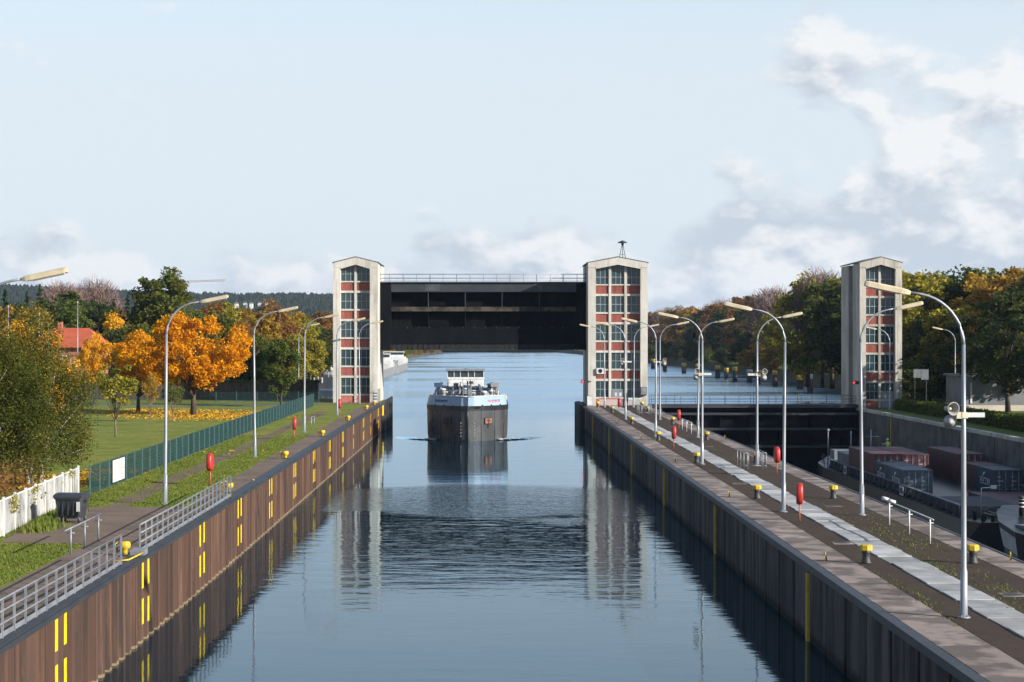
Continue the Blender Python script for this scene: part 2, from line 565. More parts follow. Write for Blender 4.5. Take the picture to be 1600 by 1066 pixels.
def grass_ground(name, g1, g2, dirt, leafc=None):
    m, nt, bs = new_mat(name)
    t = NT(nt)
    p = t.pos()
    c = t.mix(t.step(t.noise(p, 0.25, 6, 0.65), 0.36, 0.64), g1, g2)
    c = t.mix(t.math('MULTIPLY', t.step(t.noise(p, 1.6, 6, 0.75), 0.35, 0.75), 0.75), c, (0.05, 0.07, 0.014))
    c = t.mix(t.step(t.noise(p, 0.12, 7, 0.7, (1, 0.5, 1), (7, 1, 0)), 0.57, 0.68, 0, 0.75), c, dirt)
    if leafc:
        spot = t.step(t.noise(p, 5.0, 3, 0.8, (1, 1, 1), (2, 2, 0)), 0.60, 0.66)
        area = t.step(t.noise(p, 0.08, 3, 0.5, (1, 1, 1), (4, 9, 0)), 0.46, 0.62)
        c = t.mix(t.math('MULTIPLY', t.math('MULTIPLY', spot, area), 0.8), c, leafc)
    t.put(bs.inputs['Base Color'], c)
    bs.inputs['Roughness'].default_value = 0.95
    bs.inputs['Specular IOR Level'].default_value = 0.1
    t.put(bs.inputs['Normal'], t.bump(t.noise(p, 12, 4, 0.7), 0.8, 0.06))
    return m


M['lawn'] = grass_ground('lawn', (0.125, 0.165, 0.024), (0.20, 0.20, 0.04), (0.18, 0.145, 0.055), (0.42, 0.20, 0.03))
M['lawn_right'] = grass_ground('bank_grass', (0.085, 0.12, 0.025), (0.12, 0.14, 0.035), (0.11, 0.09, 0.05), (0.30, 0.15, 0.03))
M['dirt'] = surf('trodden_earth', (0.15, 0.11, 0.075), (0.12, 0.095, 0.055), 0.5, 0.95, stretch=(1, 0.4, 1), bump=0.4, bscale=10)
M['asphalt'] = surf('asphalt', (0.16, 0.15, 0.14), (0.12, 0.115, 0.11), 0.5, 0.9)

# ---- water
def water_mat(name, body, calm):
    m, nt, bs = new_mat(name)
    t = NT(nt)
    nt.nodes.remove(bs)
    p = t.pos()
    w1 = t.noise(p, 0.75, 3, 0.5, (0.40, 1.0, 1))
    w2 = t.noise(p, 2.6, 3, 0.55, (0.55, 1.0, 1), (4, 1, 0))
    w3 = t.noise(p, 0.20, 2, 0.5, (0.5, 1.0, 1), (1, 7, 0))
    sp = t.n('ShaderNodeSeparateXYZ')
    t.put(sp.inputs[0], p)
    # a cat's paw of fine ripple in mid chamber, wavelets on its near side, choppy open channel at right, calm elsewhere
    wob = t.noise(p, 0.07, 4, 0.6, (0.8, 1.0, 1), (2.2, 0.6, 0))
    yy = t.math('ADD', sp.outputs[1], t.math('MULTIPLY_ADD', wob, 44.0, -22.0))
    arc = t.math('ADD', sp.outputs[1], t.math('MULTIPLY', t.math('POWER', t.math('ABSOLUTE', sp.outputs[0]), 2.0), 0.045))
    fine = t.math('MULTIPLY', t.step(yy, 116, 124), t.step(arc, 146, 152, 1.0, 0.0))
    mid = t.math('MULTIPLY', t.step(yy, 74, 96), t.step(arc, 112, 128, 1.0, 0.0))
    chan = t.math('MULTIPLY', t.math('MULTIPLY', t.step(sp.outputs[0], 18, 30), t.step(sp.outputs[1], 250, 300)), 2.2)
    # far out single ripples are finer than one can see: they act as gloss, in wind lanes across the river
    river = t.step(sp.outputs[1], 190, 330)
    lanes = t.step(t.noise(p, 0.022, 4, 0.6, (0.35, 1.0, 1), (3, 3, 0)), 0.38, 0.62)
    gloss = t.math('MULTIPLY_ADD', river, t.math('MULTIPLY_ADD', lanes, 0.16, 0.07), 0.015)
    soft = t.step(wob, 0.52, 0.70, calm, 0.40)
    a1 = t.math('MAXIMUM', t.math('MAXIMUM', mid, chan), soft)
    a2 = t.math('MAXIMUM', t.math('MAXIMUM', t.math('MULTIPLY', fine, 1.5), t.math('MULTIPLY', mid, 0.5)), t.math('MAXIMUM', chan, soft))
    h = t.math('ADD', t.math('MULTIPLY', t.math('MULTIPLY', w1, 0.055), a1), t.math('MULTIPLY', t.math('MULTIPLY', w2, 0.024), a2))
    h = t.math('ADD', h, t.math('MULTIPLY', w3, 0.030))
    h = t.math('MULTIPLY', h, t.math('MAXIMUM', t.math('MULTIPLY_ADD', river, -0.95, 1.0), t.math('MULTIPLY', chan, 0.4)))
    b = t.n('ShaderNodeBump')
    b.inputs['Strength'].default_value = 1.0
    b.inputs['Distance'].default_value = 0.55
    t.put(b.inputs['Height'], h)
    nrm = b.outputs[0]
    fr = t.n('ShaderNodeFresnel')
    fr.inputs['IOR'].default_value = 1.333
    t.put(fr.inputs['Normal'], nrm)
    df = t.n('ShaderNodeBsdfDiffuse')
    df.inputs['Color'].default_value = body + (1,)
    gl = t.n('ShaderNodeBsdfGlossy')
    gl.inputs['Color'].default_value = (0.74, 0.89, 1.0, 1)
    t.put(gl.inputs['Roughness'], gloss)
    t.put(gl.inputs['Normal'], nrm)
    mx = t.n('ShaderNodeMixShader')
    t.put(mx.inputs[0], fr.outputs[0])
    t.put(mx.inputs[1], df.outputs[0])
    t.put(mx.inputs[2], gl.outputs[0])
    t.put(nt.nodes['Material Output'].inputs['Surface'], mx.outputs[0])
    return m


M['water'] = water_mat('river_water', (0.005, 0.013, 0.020), 0.24)
M['water_low'] = water_mat('chamber_water', (0.004, 0.008, 0.010), 0.2)
# ------------------------------------------------------------------ setting: water and ground
XL, XR = -12.87, 12.13           # chamber faces
ZL, ZR = 3.3, 2.9                # quay levels left / island
IX0, IX1 = 12.13, 20.3           # island
CX1 = 46.6                       # far face of the second chamber
ZB = 2.6                         # right bank level
ZW2 = -4.0                       # water in the emptied second chamber
Y0, YG = 15.0, 240.0             # near end of what is built, gate towers

w = MB()
w.add([(XL - 0.6, Y0, 0), (XR + 0.1, Y0, 0), (XR + 0.1, 256, 0), (XL - 0.6, 256, 0)], [(0, 1, 2, 3)])
w.add([(-120, 256, 0), (160, 256, 0), (160, 2600, 0), (-120, 2600, 0)], [(0, 1, 2, 3)])
w.add([(20.2, 243, 0), (46.7, 243, 0), (46.7, 256, 0), (20.2, 256, 0)], [(0, 1, 2, 3)])
tag(w.build('water', M['water']), kind='structure')
w = MB()
w.add([(IX1 - 0.1, Y0, ZW2), (CX1 + 0.1, Y0, ZW2), (CX1 + 0.1, 243, ZW2), (IX1 - 0.1, 243, ZW2)], [(0, 1, 2, 3)])
tag(w.build('water', M['water_low']), kind='structure')


def bank(name, edge, outer, z, mat, sgn):
    m, sk = MB(), MB()
    poly = [(x, y, z) for x, y in edge] + [(x, y, z) for x, y in outer]
    m.add(poly, [tuple(range(len(poly)))])
    for (xa, ya), (xb, yb) in zip(edge[:-1], edge[1:]):
        if yb <= 266:
            continue
        d = 4.0 * sgn
        sk.add([(xa, ya, z), (xb, yb, z), (xb + d, yb - 1.5, -1.0), (xa + d, ya - 1.5, -1.0)], [(0, 1, 2, 3)])
    tag(sk.build('bank_slope', M['slope']), kind='structure')
    return tag(m.build(name, mat), kind='structure')


LE = [(-13.3, Y0), (-13.3, 252.4), (-20, 254), (-25, 264), (-45, 420), (-52, 600), (-50, 1000), (-38, 1500), (-10, 1800), (40, 1900)]
bank('ground', LE, [(40, 9000), (-6000, 9000), (-6000, Y0)], ZL - 0.012, M['lawn'], 1)
RE = [(47.0, Y0), (47.0, 253), (54, 258), (72, 300), (82, 420), (82, 700), (74, 1100), (58, 1500), (40.02, 1900)]
bank('ground', RE, [(40.02, 9000), (6000, 9000), (6000, Y0)], ZB, M['lawn_right'], -1)

# left quay: paved strip behind the coping, worn track, wider paved place
def sheet(name, poly, z, mat, kind='structure'):
    m = MB()
    m.add([(x, y, z) for x, y in poly], [tuple(range(len(poly)))])
    return tag(m.build(name, mat), kind=kind)


rng = random.Random(5)


def wobble(x0, x1, ya, yb, step, amp):
    L = [(x1 + rng.uniform(-amp, amp), ya + i * step) for i in range(int((yb - ya) / step) + 1)]
    Rr = [(x0 + rng.uniform(-amp, amp), ya + i * step) for i in range(int((yb - ya) / step) + 1)]
    return L + Rr[::-1]


sheet('path', [(-13.3, 92), (-13.3, 239.5)] + [(-14.75 + rng.uniform(-.12, .12), 239.5 - 4 * i) for i in range(37)], ZL - 0.006, M['path'])
sheet('path', [(-13.3, Y0), (-13.3, 91.98), (-19.6, 91.98), (-19.9, 82), (-19.2, 76), (-15.75, 75.6), (-15.6, Y0)], ZL - 0.004, M['path'])
sheet('dirt_track', wobble(-18.45, -17.3, 92, 214, 2.5, 0.16), ZL - 0.007, M['dirt'])
sheet('path', [(-60, 228.5), (-21, 228.5), (-21, 233), (-60, 233)], ZL - 0.005, M['asphalt'])
sheet('path', [(-14, 234.5), (-21, 234.5), (-21, 239.9), (-14, 239.9)], ZL - 0.005, M['path'])
sheet('path', [(52.5, 150), (55.5, 150), (60, 226), (57, 226)], ZB + 0.005, M['asphalt'])

# ------------------------------------------------------------------ left chamber wall of sheet piles
lw = empty('lock_wall', (XL, 130, -0.6), label='rust-brown sheet pile wall with yellow dashes along the left of the chamber', cat='wall')
PP = 1.2
pm = MB()
prof = [(0, 0), (0, 0.40), (-0.38, 0.54), (-0.38, 1.02), (0, 1.16), (0, PP)]
pm.rings([[(x, y, 0) for x, y in prof], [(x, y, 3.68) for x, y in prof]], False, cap=False, close=False)
pm.tube([(-0.19, 0.47, 0), (-0.19, 0.47, 3.66)], 0.04, 5)
pm.tube([(-0.19, 1.09, 0), (-0.19, 1.09, 3.66)], 0.04, 5)
pile_me = pm.mesh('sheet_pile', M['pile'])
NP = int((236.4 - 44) / PP)
for i in range(NP):
    inst('sheet_pile', pile_me, lw, (rng.uniform(-.012, .012), 44 + i * PP - 130, 0))
c = MB()
c.box(XL - 0.43, XL + 0.10, Y0, 240, 3.06, ZL)
c.box(XL - 0.05, XL + 0.16, Y0, 240, 3.10, ZL - 0.05)
c.build('coping_beam', M['dark_steel'], lw)
mk = MB()
mk.box(-0.0, 0.012, -0.17, 0.17, 0, 0.95)
mark_me = mk.mesh('yellow_mark', M['yellow_line'])
for i in range(14):
    y = 56.9 + 14.25 * i
    if y > 236:
        break
    k0 = round((y - 44) / PP)
    for q in (0, 1):
        if i >= 8 and q == 1 and i % 2:
            continue
        yy = 44 + (k0 + q) * PP + 0.19 - 130
        for zz in (2.05, 0.68):
            inst('yellow_mark', mark_me, lw, (0.014, yy, zz + 0.6 + rng.uniform(-.04, .04)))
# dark rubbing fender and yellow end board at the gate recess
f = MB()
f.box(XL - 0.55, XL + 0.35, 236.6, 241.5, -0.8, 1.7)
f.box(XL - 0.55, XL + 0.25, 241.5, 254, -0.8, 3.2)
for i in range(5):
    f.box(XL + 0.25, XL + 0.55, 242 + i * 2.4, 243.1 + i * 2.4, -0.6, 3.7 - 0.3 * (i % 2))
f.build('fender', M['black'], lw)
b = MB()
b.box(XL - 0.02, XL + 0.06, 237.4, 239.7, 1.75, 3.0)
b.build('yellow_board', M['yellow_line'], lw)

# ------------------------------------------------------------------ island between the chambers
isl = tag(MB().box(IX0 + 0.22, IX1 - 0.2, Y0, 256, -6, ZR - 0.05).build('quay_island', M['wallpanel'], org=((IX0 + IX1) / 2, 130, -6)), kind='structure')
iw = empty('lock_wall', (XR, 130, -0.8), label='dark streaked concrete panel wall along the right of the chamber', cat='wall')


def wall_panels(root, x_face, sgn, ya, yb, pitch, z0, z1, mat, th=0.18, gap=0.05):
    """concrete panels with open joints; the wall faces sgn in x"""
    oy = ORG[root.name]
    n = int((yb - ya) / pitch)
    m = MB()
    m.cbox(0, th, gap, pitch - gap, 0, z1 - z0, 0.03)
    me = m.mesh('wall_panel', mat)
    m2 = MB()
    m2.cbox(0, th, gap, pitch - gap, 0, z1 - z0, 0.03)
    m2.box(-0.05, 0.02, pitch * .45, pitch * .62, 0.6, z1 - z0 - 0.5)
    for i in range(n):
        x = x_face if sgn < 0 else x_face - th
        inst('wall_panel', me, root, (x - oy[0] + rng.uniform(-.02, .02), ya + i * pitch - oy[1], z0 - oy[2]))


wall_panels(iw, XR, -1, 43, 239.5, 3.65, -0.8, 2.62, M['wallpanel'], gap=0.13)
MB().box(IX0 + 0.185, IX0 + 0.215, Y0, 240, -2, 2.6).build('backing', M['black'], iw)
c = MB()
c.box(XR - 0.04, XR + 0.30, Y0, 239.9, 2.64, ZR)
c.build('coping_beam', M['dark_steel'], iw)
sl = MB()
sl.box(-0.06, 0.06, -0.13, 0.13, 0, 3.2)
slot_me = sl.mesh('yellow_ladder_rail', M['yellow'])
dk = MB()
for s in range(9):
    dk.box(-0.05, 0.05, 0.28, 0.72, 0.15 + s * 0.34, 0.27 + s * 0.34)
dk.box(-0.02, 0.04, 0.22, 0.78, 0, 3.2)
lad_me = dk.mesh('ladder_recess', M['black'])
for k_ in range(7):
    y = 43 + 3.65 * (8 + 8 * k_)
    if y > 236:
        break
    inst('yellow_ladder_rail', slot_me, iw, (-0.045, y - 130, 0.15))
    inst('ladder_recess', lad_me, iw, (0.0, y - 130, 0.15))
fd = MB()
for i in range(6):
    fd.box(XR - 0.5, XR + 0.25, 240.3 + i * 2.4, 241.3 + i * 2.4, -0.6, 3.0)
fd.box(XR - 0.2, XR + 0.28, 240, 255, -0.8, 3.0)
fd.build('fender', M['black'], iw)

# top of the island: coping slabs, brown brick paving, walkway slabs
pv = MB()
pv.add([(14.0, Y0, ZR - 0.004), (18.95, Y0, ZR - 0.004), (18.95, 239.8, ZR - 0.004), (14.0, 239.8, ZR - 0.004)], [(0, 1, 2, 3)])
pv.add([(12.4, 239.9, ZR - 0.004), (20.2, 239.9, ZR - 0.004), (20.2, 255.9, ZR - 0.004), (12.4, 255.9, ZR - 0.004)], [(0, 1, 2, 3)])
o = pv.build('brick_paving', M['paving'])
o.parent = isl
o.location = -ORG[isl.name]
cs = MB()
cs.cbox(0, 1.52, 0.04, 4.55 - 0.04, -0.12, 0.0, 0.008)
cs_me = cs.mesh('coping_slab', M['coping_slab'])
io = ORG[isl.name]
for i in range(43):
    for x in (12.45, 18.97):
        y = 44 + i * 4.55
        inst('coping_slab', cs_me, isl, (x - io.x, y - io.y, ZR - io.z + 0.004 + rng.uniform(-.006, .006)), (0, 0, rng.uniform(-.002, .002)),
             (1 if x < 15 else 0.66 + 0.2, 1, 1))
ws = MB()
ws.cbox(-0.66, 0.66, 0.022, 2.0 - 0.022, -0.1, 0.0, 0.012)
ws_me = ws.mesh('walkway_slab', M['slab'])
y = 46.0
while y < 237.5:
    inst('walkway_slab', ws_me, isl, (15.87 - io.x + rng.uniform(-.045, .045), y - io.y, ZR - io.z + 0.030 + rng.uniform(-.012, .012)),
         (rng.uniform(-.004, .004), rng.uniform(-.005, .005), rng.uniform(-.006, .006)))
    y += 2.01 + (rng.uniform(.06, .14) if rng.random() < .2 else 0)
ed = MB()
ed.box(IX1 - 0.05, IX1 + 0.08, Y0, 241, 2.55, ZR + 0.03)
ed.build('edge_beam', M['dark_steel'], isl)
ww = MB()
ww.box(IX1 - 0.19, IX1 - 0.02, Y0, 243, -6, 2.5)
ww.build('chamber_face', M['wallpanel_low'], isl)

# ------------------------------------------------------------------ far wall of the second chamber
rw = empty('lock_wall', (CX1, 130, -6), label='tall grey concrete wall of the emptied right-hand chamber with container barge below', cat='wall')
MB().box(CX1 + 0.2, CX1 + 0.45, Y0, 253, -6, ZB - 0.02).build('backing', M['black'], rw)
wall_panels(rw, CX1 + 0.2, 1, 90, 240.5, 4.1, -6, ZB - 0.32, M['wallpanel_low'], 0.2)
MB().box(CX1 - 0.06, CX1 + 0.5, Y0, 253, ZB - 0.30, ZB + 0.04).build('coping_beam', M['concrete_grey'], rw)
yr = MB()
yr.box(-0.07, 0.05, -0.12, 0.12, 0, 6.2)
yr_me = yr.mesh('yellow_ladder_rail', M['yellow'])
br = MB()
br.box(-0.05, 0.05, -0.32, 0.32, 0, 6.0)
br_me = br.mesh('ladder_recess', M['black'])
for y in (122.5, 155.3, 188.1, 221.0):
    inst('yellow_ladder_rail', yr_me, rw, (-0.03, y - 130, 2))
    inst('ladder_recess', br_me, rw, (0.0, y + 1.1 - 130, 2))

# ------------------------------------------------------------------ lift gate towers
def tower(x0, x1, z0, cols, pier_l, pier_r, mull, inner, mat, label, doors=()):
    """inner = -1 / +1: side that faces the gate slot"""
    yf, yb = YG, YG + 12.5
    xm = (x0 + x1) / 2
    t = empty('gate_tower', (xm, yf + 6, z0), label=label, cat='tower')
    ze, zp = 20.75, 21.45                                      # eaves, ridge
    def roofz(x):
        return zp - (zp - ze) * abs(x - xm) / ((x1 - x0) / 2)
    rec = 0.90
    pitch, zw0 = 3.55, z0 + 1.05
    # piers in lifts with shallow joints
    for (a, b_) in ((x0, x0 + pier_l), (x1 - pier_r, x1)):
        p = MB()
        p.box(a + 0.02, b_ - 0.02, yf + 0.02, yf + 3.9, z0, 20.2)
        for q in range(5):
            za, zb = z0 + q * 3.4, min(z0 + (q + 1) * 3.4 - 0.025, 20.2)
            p.box(a, b_, yf, yf + 3.88, za, zb)
        p.build('pier', mat, t)
    # gable header
    g = MB()
    hl, hr = x0 + pier_l, x1 - pier_r
    zi_e, zi_p = 20.02, 20.55
    poly = [(x0, 20.2), (x0, ze), (xm, zp), (x1, ze), (x1, 20.2), (hr, 20.2), (hr, zi_e), (xm, zi_p), (hl, zi_e), (hl, 20.2)]
    n = len(poly)
    vs_ = [(x, yf - 0.03, z) for x, z in poly] + [(x, yf + 3.9, z) for x, z in poly]
    fs = [(j, (j + 1) % n, (j + 1) % n + n, j + n) for j in range(n)]
    left = [0, 1, 2, 7, 8, 9]
    right = [2, 3, 4, 5, 6, 7]
    for L in (left, right):
        fs += [tuple(L), tuple(i + n for i in reversed(L))]
    g.add(vs_, fs)
    g.build('gable', mat, t)
    # roof
    r = MB()
    r.prism([(x0 - 0.12, ze - 0.02), (xm, zp), (x1 + 0.12, ze - 0.02), (x1 + 0.12, ze + 0.12), (xm, zp + 0.15), (x0 - 0.12, ze + 0.12)], 'y', yf + 0.05, yb + 0.2)
    r.build('roof', M['roof_dark'], t)
    # side and rear walls with the slot for the gate
    s = MB()
    for (a, b_, sl_) in ((x0, x0 + 0.6, inner < 0), (x1 - 0.6, x1, inner > 0)):
        if sl_:
            k2 = 1.0 if a == x0 else -1.0
            s.box(a + 0.004, b_ - 0.004, yf + 3.9, yf + 4.6, z0, ze - 0.05)
            s.box(a + 0.004, b_ - 0.004, yf + 7.4, yb, z0, ze - 0.05)
            s.box(min(a + k2 * 1.2, b_ + k2 * 0.6), max(a + k2 * 1.2, b_ + k2 * 0.6), yf + 4.6, yf + 7.4, z0, ze - 0.06)
        else:
            s.box(a + 0.004, b_ - 0.004, yf + 3.9, yb, z0, ze - 0.05)
    s.box(x0 + 0.6, x1 - 0.6, yb - 0.5, yb - 0.01, z0, ze - 0.05)
    s.box(x0 + 0.62, x1 - 0.62, yf + 3.2, yf + 3.5, z0, 20.0)
    s.build('side_wall', mat, t)
    gs = MB()
    gx = x0 + 0.72 if inner < 0 else x1 - 0.72
    gs.box(gx - 0.08, gx + 0.08, yf + 4.62, yf + 7.38, z0 + 0.1, ze - 0.3)
    gs.build('gate_slot', M['black'], t)
    # window bays
    cw = (hr - hl - mull * (cols - 1)) / cols
    mu = MB()
    for i in range(cols - 1):
        mx = hl + cw * (i + 1) + mull * i
        zt = zi_p - (zi_p - zi_e) * abs(mx + mull / 2 - xm) / ((hr - hl) / 2)
        mu.box(mx, mx + mull, yf + rec - 0.22, yf + rec + 0.25, z0, zt + 0.2)
    mu.build('mullion', mat, t)
    for q in range(5):
        zb = zw0 + q * pitch
        MB().box(hl, hr, yf + rec - 0.17, yf + rec + 0.2, zb - 0.17, zb).build('transom', mat, t)
        if q < 4:
            MB().box(hl, hr, yf + rec - 0.17, yf + rec + 0.2, zb + 2.06, zb + 2.06 + 0.27).build('transom', mat, t)
    rib = MB()
    rp = []
    nn = 11
    for j in range(nn):
        a = j * cw / nn
        rp += [(a, 0.0), (a + cw / nn * 0.5, 0.0), (a + cw / nn * 0.55, 0.05), (a + cw / nn * 0.95, 0.05)]
    rp.append((cw, 0.0))
    rib.rings([[(x, y, 0) for x, y in rp], [(x, y, 1.05) for x, y in rp]], False, cap=False, close=False)
    rib_me = rib.mesh('red_panel', M['redpanel'])
    base_me = MB().box(0, cw, 0, 0.05, 0, 0.9).mesh('red_panel', M['redpanel'])
    gl_me = MB().box(0, cw, 0, 0.03, 0, 2.08).mesh('pane', M['glass'])
    fr = MB()
    for xx in (0.03, cw * 0.36, cw * 0.72, cw - 0.03):
        fr.box(xx - 0.03, xx + 0.03, -0.05, 0.0, 0, 2.08)
    for zz in (0.03, 1.02, 2.05):
        fr.box(0, cw, -0.045, -0.003, zz - 0.03, zz + 0.03)
    fr_me = fr.mesh('window_frame', M['winframe'])
    o0 = ORG[t.name]
    for i in range(cols):
        xa = hl + i * (cw + mull)
        for q in range(5):
            zb = zw0 + q * pitch
            if q < 4:
                wdw = inst('window', fr_me, t, (xa - o0.x, yf + rec - o0.y, zb - o0.z))
                inst('pane', gl_me, wdw)
                inst('red_panel', rib_me, t, (xa - o0.x, yf + rec - 0.06 - o0.y, zb + 2.31 - o0.z))
            else:
                def zt(x):
                    return zi_p - (zi_p - zi_e) * abs(x - xm) / ((hr - hl) / 2) + 0.02
                fm = MB()
                for xx in (0.03, cw * 0.36, cw * 0.72, cw - 0.03):
                    fm.box(xa + xx - 0.03, xa + xx + 0.03, yf + rec - 0.05, yf + rec, zb, zt(xa + xx))
                fm.box(xa, xa + cw, yf + rec - 0.045, yf + rec - 0.003, zb + 0.85, zb + 0.91)
                wdw = fm.build('window', M['winframe'], t)
                pn = MB()
                pts = [(xa, zb), (xa + cw, zb), (xa + cw, zt(xa + cw))] + ([(xm, zt(xm))] if xa < xm < xa + cw else []) + [(xa, zt(xa))]
                pn.prism(pts, 'y', yf + rec, yf + rec + 0.03)
                pn.build('pane', M['glass'], wdw)
        if i not in doors:
            inst('red_panel', base_me, t, (xa - o0.x, yf + rec - 0.06 - o0.y, 0))
        else:
            d = MB()
            d.box(xa + 0.1, xa + cw - 0.1, yf + rec - 0.10, yf + rec - 0.055, z0, zw0 + 1.0)
            dd = d.build('door', M['galv'], t)
            d = MB()
            for s_ in (0.28, 0.62):
                d.box(xa + cw * s_, xa + cw * s_ + 0.26, yf + rec - 0.125, yf + rec - 0.104, zw0 + 0.15, zw0 + 0.6)
            d.build('notice', M['white'], dd)
    return t


tower(-19.16, -13.55, ZL - 0.02, 2, 0.90, 1.02, 0.26, 1, M['concrete'],
      'cream concrete lift gate tower on the grass quay at the left end of the gate')
t2 = tower(12.72, 20.16, ZR - 0.02, 3, 0.96, 0.90, 0.30, -1, M['concrete'],
           'broad three-bay lift gate tower with air raid siren on its roof', doors=(1,))
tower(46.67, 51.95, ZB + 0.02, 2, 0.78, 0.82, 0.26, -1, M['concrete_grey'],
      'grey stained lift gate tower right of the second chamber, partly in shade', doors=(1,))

# siren on the middle tower
s = empty('siren', (17.3, 244, 21.3), label='dark mushroom siren on tripod atop the middle tower', cat='siren')
m = MB()
for a in (0, 120, 240):
    m.tube([(17.3 + .55 * math.cos(R(a + 30)), 244 + .55 * math.sin(R(a + 30)), 21.2), (17.3 + .08 * math.cos(R(a + 30)), 244, 23.2)], 0.04, 5)
m.tube([(16.95, 244.1, 22.0), (17.65, 244.1, 22.0)], 0.025, 4)
m.build('tripod', M['dark_steel'], s)
m = MB()
m.lathe([(0.08, 23.1), (0.16, 23.2), (0.16, 23.42), (0.62, 23.45), (0.56, 23.56), (0.2, 23.72), (0.05, 23.78)], 16, (17.3, 244, 0))
m.build('horn_cap', M['dark_steel'], s)

# ------------------------------------------------------------------ raised lift gate
gy0, gy1 = 244.75, 247.2
gx0, gx1 = -14.35, 13.55
gz0, gz1 = 9.85, 18.4
g = empty('lift_gate', (-0.4, 246, gz0), label='raised black steel lift gate hung between the left and middle towers', cat='gate')
ix0, ix1 = gx0 + 2.2, gx1 - 2.1
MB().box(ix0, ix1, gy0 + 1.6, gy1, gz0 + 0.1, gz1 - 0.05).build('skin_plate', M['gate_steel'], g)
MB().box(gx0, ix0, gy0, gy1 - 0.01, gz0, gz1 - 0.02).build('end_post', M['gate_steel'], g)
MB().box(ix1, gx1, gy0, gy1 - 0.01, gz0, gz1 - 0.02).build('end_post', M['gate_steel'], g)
tb = MB().box(ix0 + 0.003, ix1 - 0.003, gy0 + 0.02, gy0 + 1.55, gz1 - 1.15, gz1).build('top_girder', M['dark_steel'], g)
m = MB()
m.box(ix0 + 4.3, ix0 + 6.2, gy0 - 0.01, gy0 + 0.015, gz1 - 1.02, gz1 - 0.12)
m.box(ix1 - 5.4, ix1 - 4.3, gy0 - 0.01, gy0 + 0.015, gz1 - 1.02, gz1 - 0.12)
m.build('patch_plate', M['galv'] if False else M['deck'], tb)
MB().box(ix0 + 0.003, ix1 - 0.003, gy0 + 0.18, gy0 + 1.58, gz1 - 3.62, gz1 - 3.05).build('girder', M['gate_dust'], g)
MB().box(ix0 + 0.003, ix1 - 0.003, gy0 + 0.30, gy0 + 1.58, gz1 - 5.75, gz1 - 5.55).build('girder', M['gate_steel'], g)
MB().box(ix0 + 0.003, ix1 - 0.003, gy0 + 0.26, gy0 + 0.34, gz0 + 0.78, gz1 - 5.76).build('apron_plate', M['gate_steel'], g)
st_me = MB().box(-0.04, 0.04, 0, 1.42, 0, 1.88).mesh('stiffener', M['dark_steel'])
st2_me = MB().box(-0.04, 0.04, 0, 1.2, 0, 1.9).mesh('stiffener', M['gate_steel'])
for i in range(4):
    x = ix0 + (ix1 - ix0) * (i + 1) / 5
    inst('stiffener', st_me, g, (x + 0.4, gy0 + 0.12 - 246, gz1 - 3.04 - gz0))
    inst('stiffener', st2_me, g, (x + 0.4, gy0 + 0.38 - 246, gz1 - 5.54 - gz0))
bk_me = MB().box(-0.05, 0.05, -0.06, 0.1, 0, 0.22).mesh('bracket', M['gate_dust'])
for i in range(16):
    inst('bracket', bk_me, g, (ix0 + 0.65 + i * 1.42 + 0.4, gy0 + 0.26 - 246, gz1 - 5.80 - gz0))
m = MB()
for i in range(34):
    m.box(ix0 + i * 0.69, ix0 + i * 0.69 + 0.60, gy0 + 0.3, gy0 + 1.5, gz0, gz0 + 0.7)
m.box(ix0, ix1, gy0 + 0.62, gy0 + 1.55, gz0 + 0.06, gz0 + 0.76)
m.build('bottom_seal', M['rubber'], g)
MB().box(gx0 - 0.1, gx1 + 0.1, gy0 - 0.25, gy1 + 0.2, gz1 + 0.003, gz1 + 0.13).build('walkway', M['dark_steel'], g)


def railing(parent, pts, z, h, post_gap, mids, rad, mat, name='railing', toe=None):
    """straight railing along pts (two points); posts and rails are parts"""
    a, b_ = Vector(pts[0]), Vector(pts[1])
    L = (b_ - a).length
    n = max(1, round(L / post_gap))
    org = ORG[parent.name]
    pmesh = MB().box(-rad, rad, -rad, rad, 0, h).mesh('post', mat)
    d = (b_ - a).normalized()
    ang = math.atan2(d.y, d.x)
    for i in range(n + 1):
        q = a + (b_ - a) * (i / n)
        inst('post', pmesh, parent, (q.x - org.x, q.y - org.y, z - org.z), (0, 0, ang))
    for zz in [h] + mids:
        r = MB()
        r.tube([(a.x, a.y, z + zz), (b_.x, b_.y, z + zz)], rad * 0.9, 6)
        r.build('rail', mat, parent)
    if toe:
        nrm = Vector((-d.y, d.x)) * 0.02
        m_ = MB()
        m_.add([(a.x, a.y, z + 0.02), (b_.x, b_.y, z + 0.02), (b_.x, b_.y, z + toe), (a.x, a.y, z + toe),
                (a.x + nrm.x, a.y + nrm.y, z + 0.02), (b_.x + nrm.x, b_.y + nrm.y, z + 0.02), (b_.x + nrm.x, b_.y + nrm.y, z + toe), (a.x + nrm.x, a.y + nrm.y, z + toe)],
               [(0, 1, 2, 3), (7, 6, 5, 4), (3, 2, 6, 7), (0, 4, 5, 1), (0, 3, 7, 4), (1, 5, 6, 2)])
        m_.build('toe_board', mat, parent)


def rail_thing(name, pts, z, h, gap, mids, rad, mat, label, cat='railing', group=None, toe=None):
    c_ = (Vector(pts[0]) + Vector(pts[1])) / 2
    t_ = empty(name, (c_.x, c_.y, z), label=label, cat=cat, group=group)
    railing(t_, pts, z, h, gap, mids, rad, mat, toe=toe)
    return t_


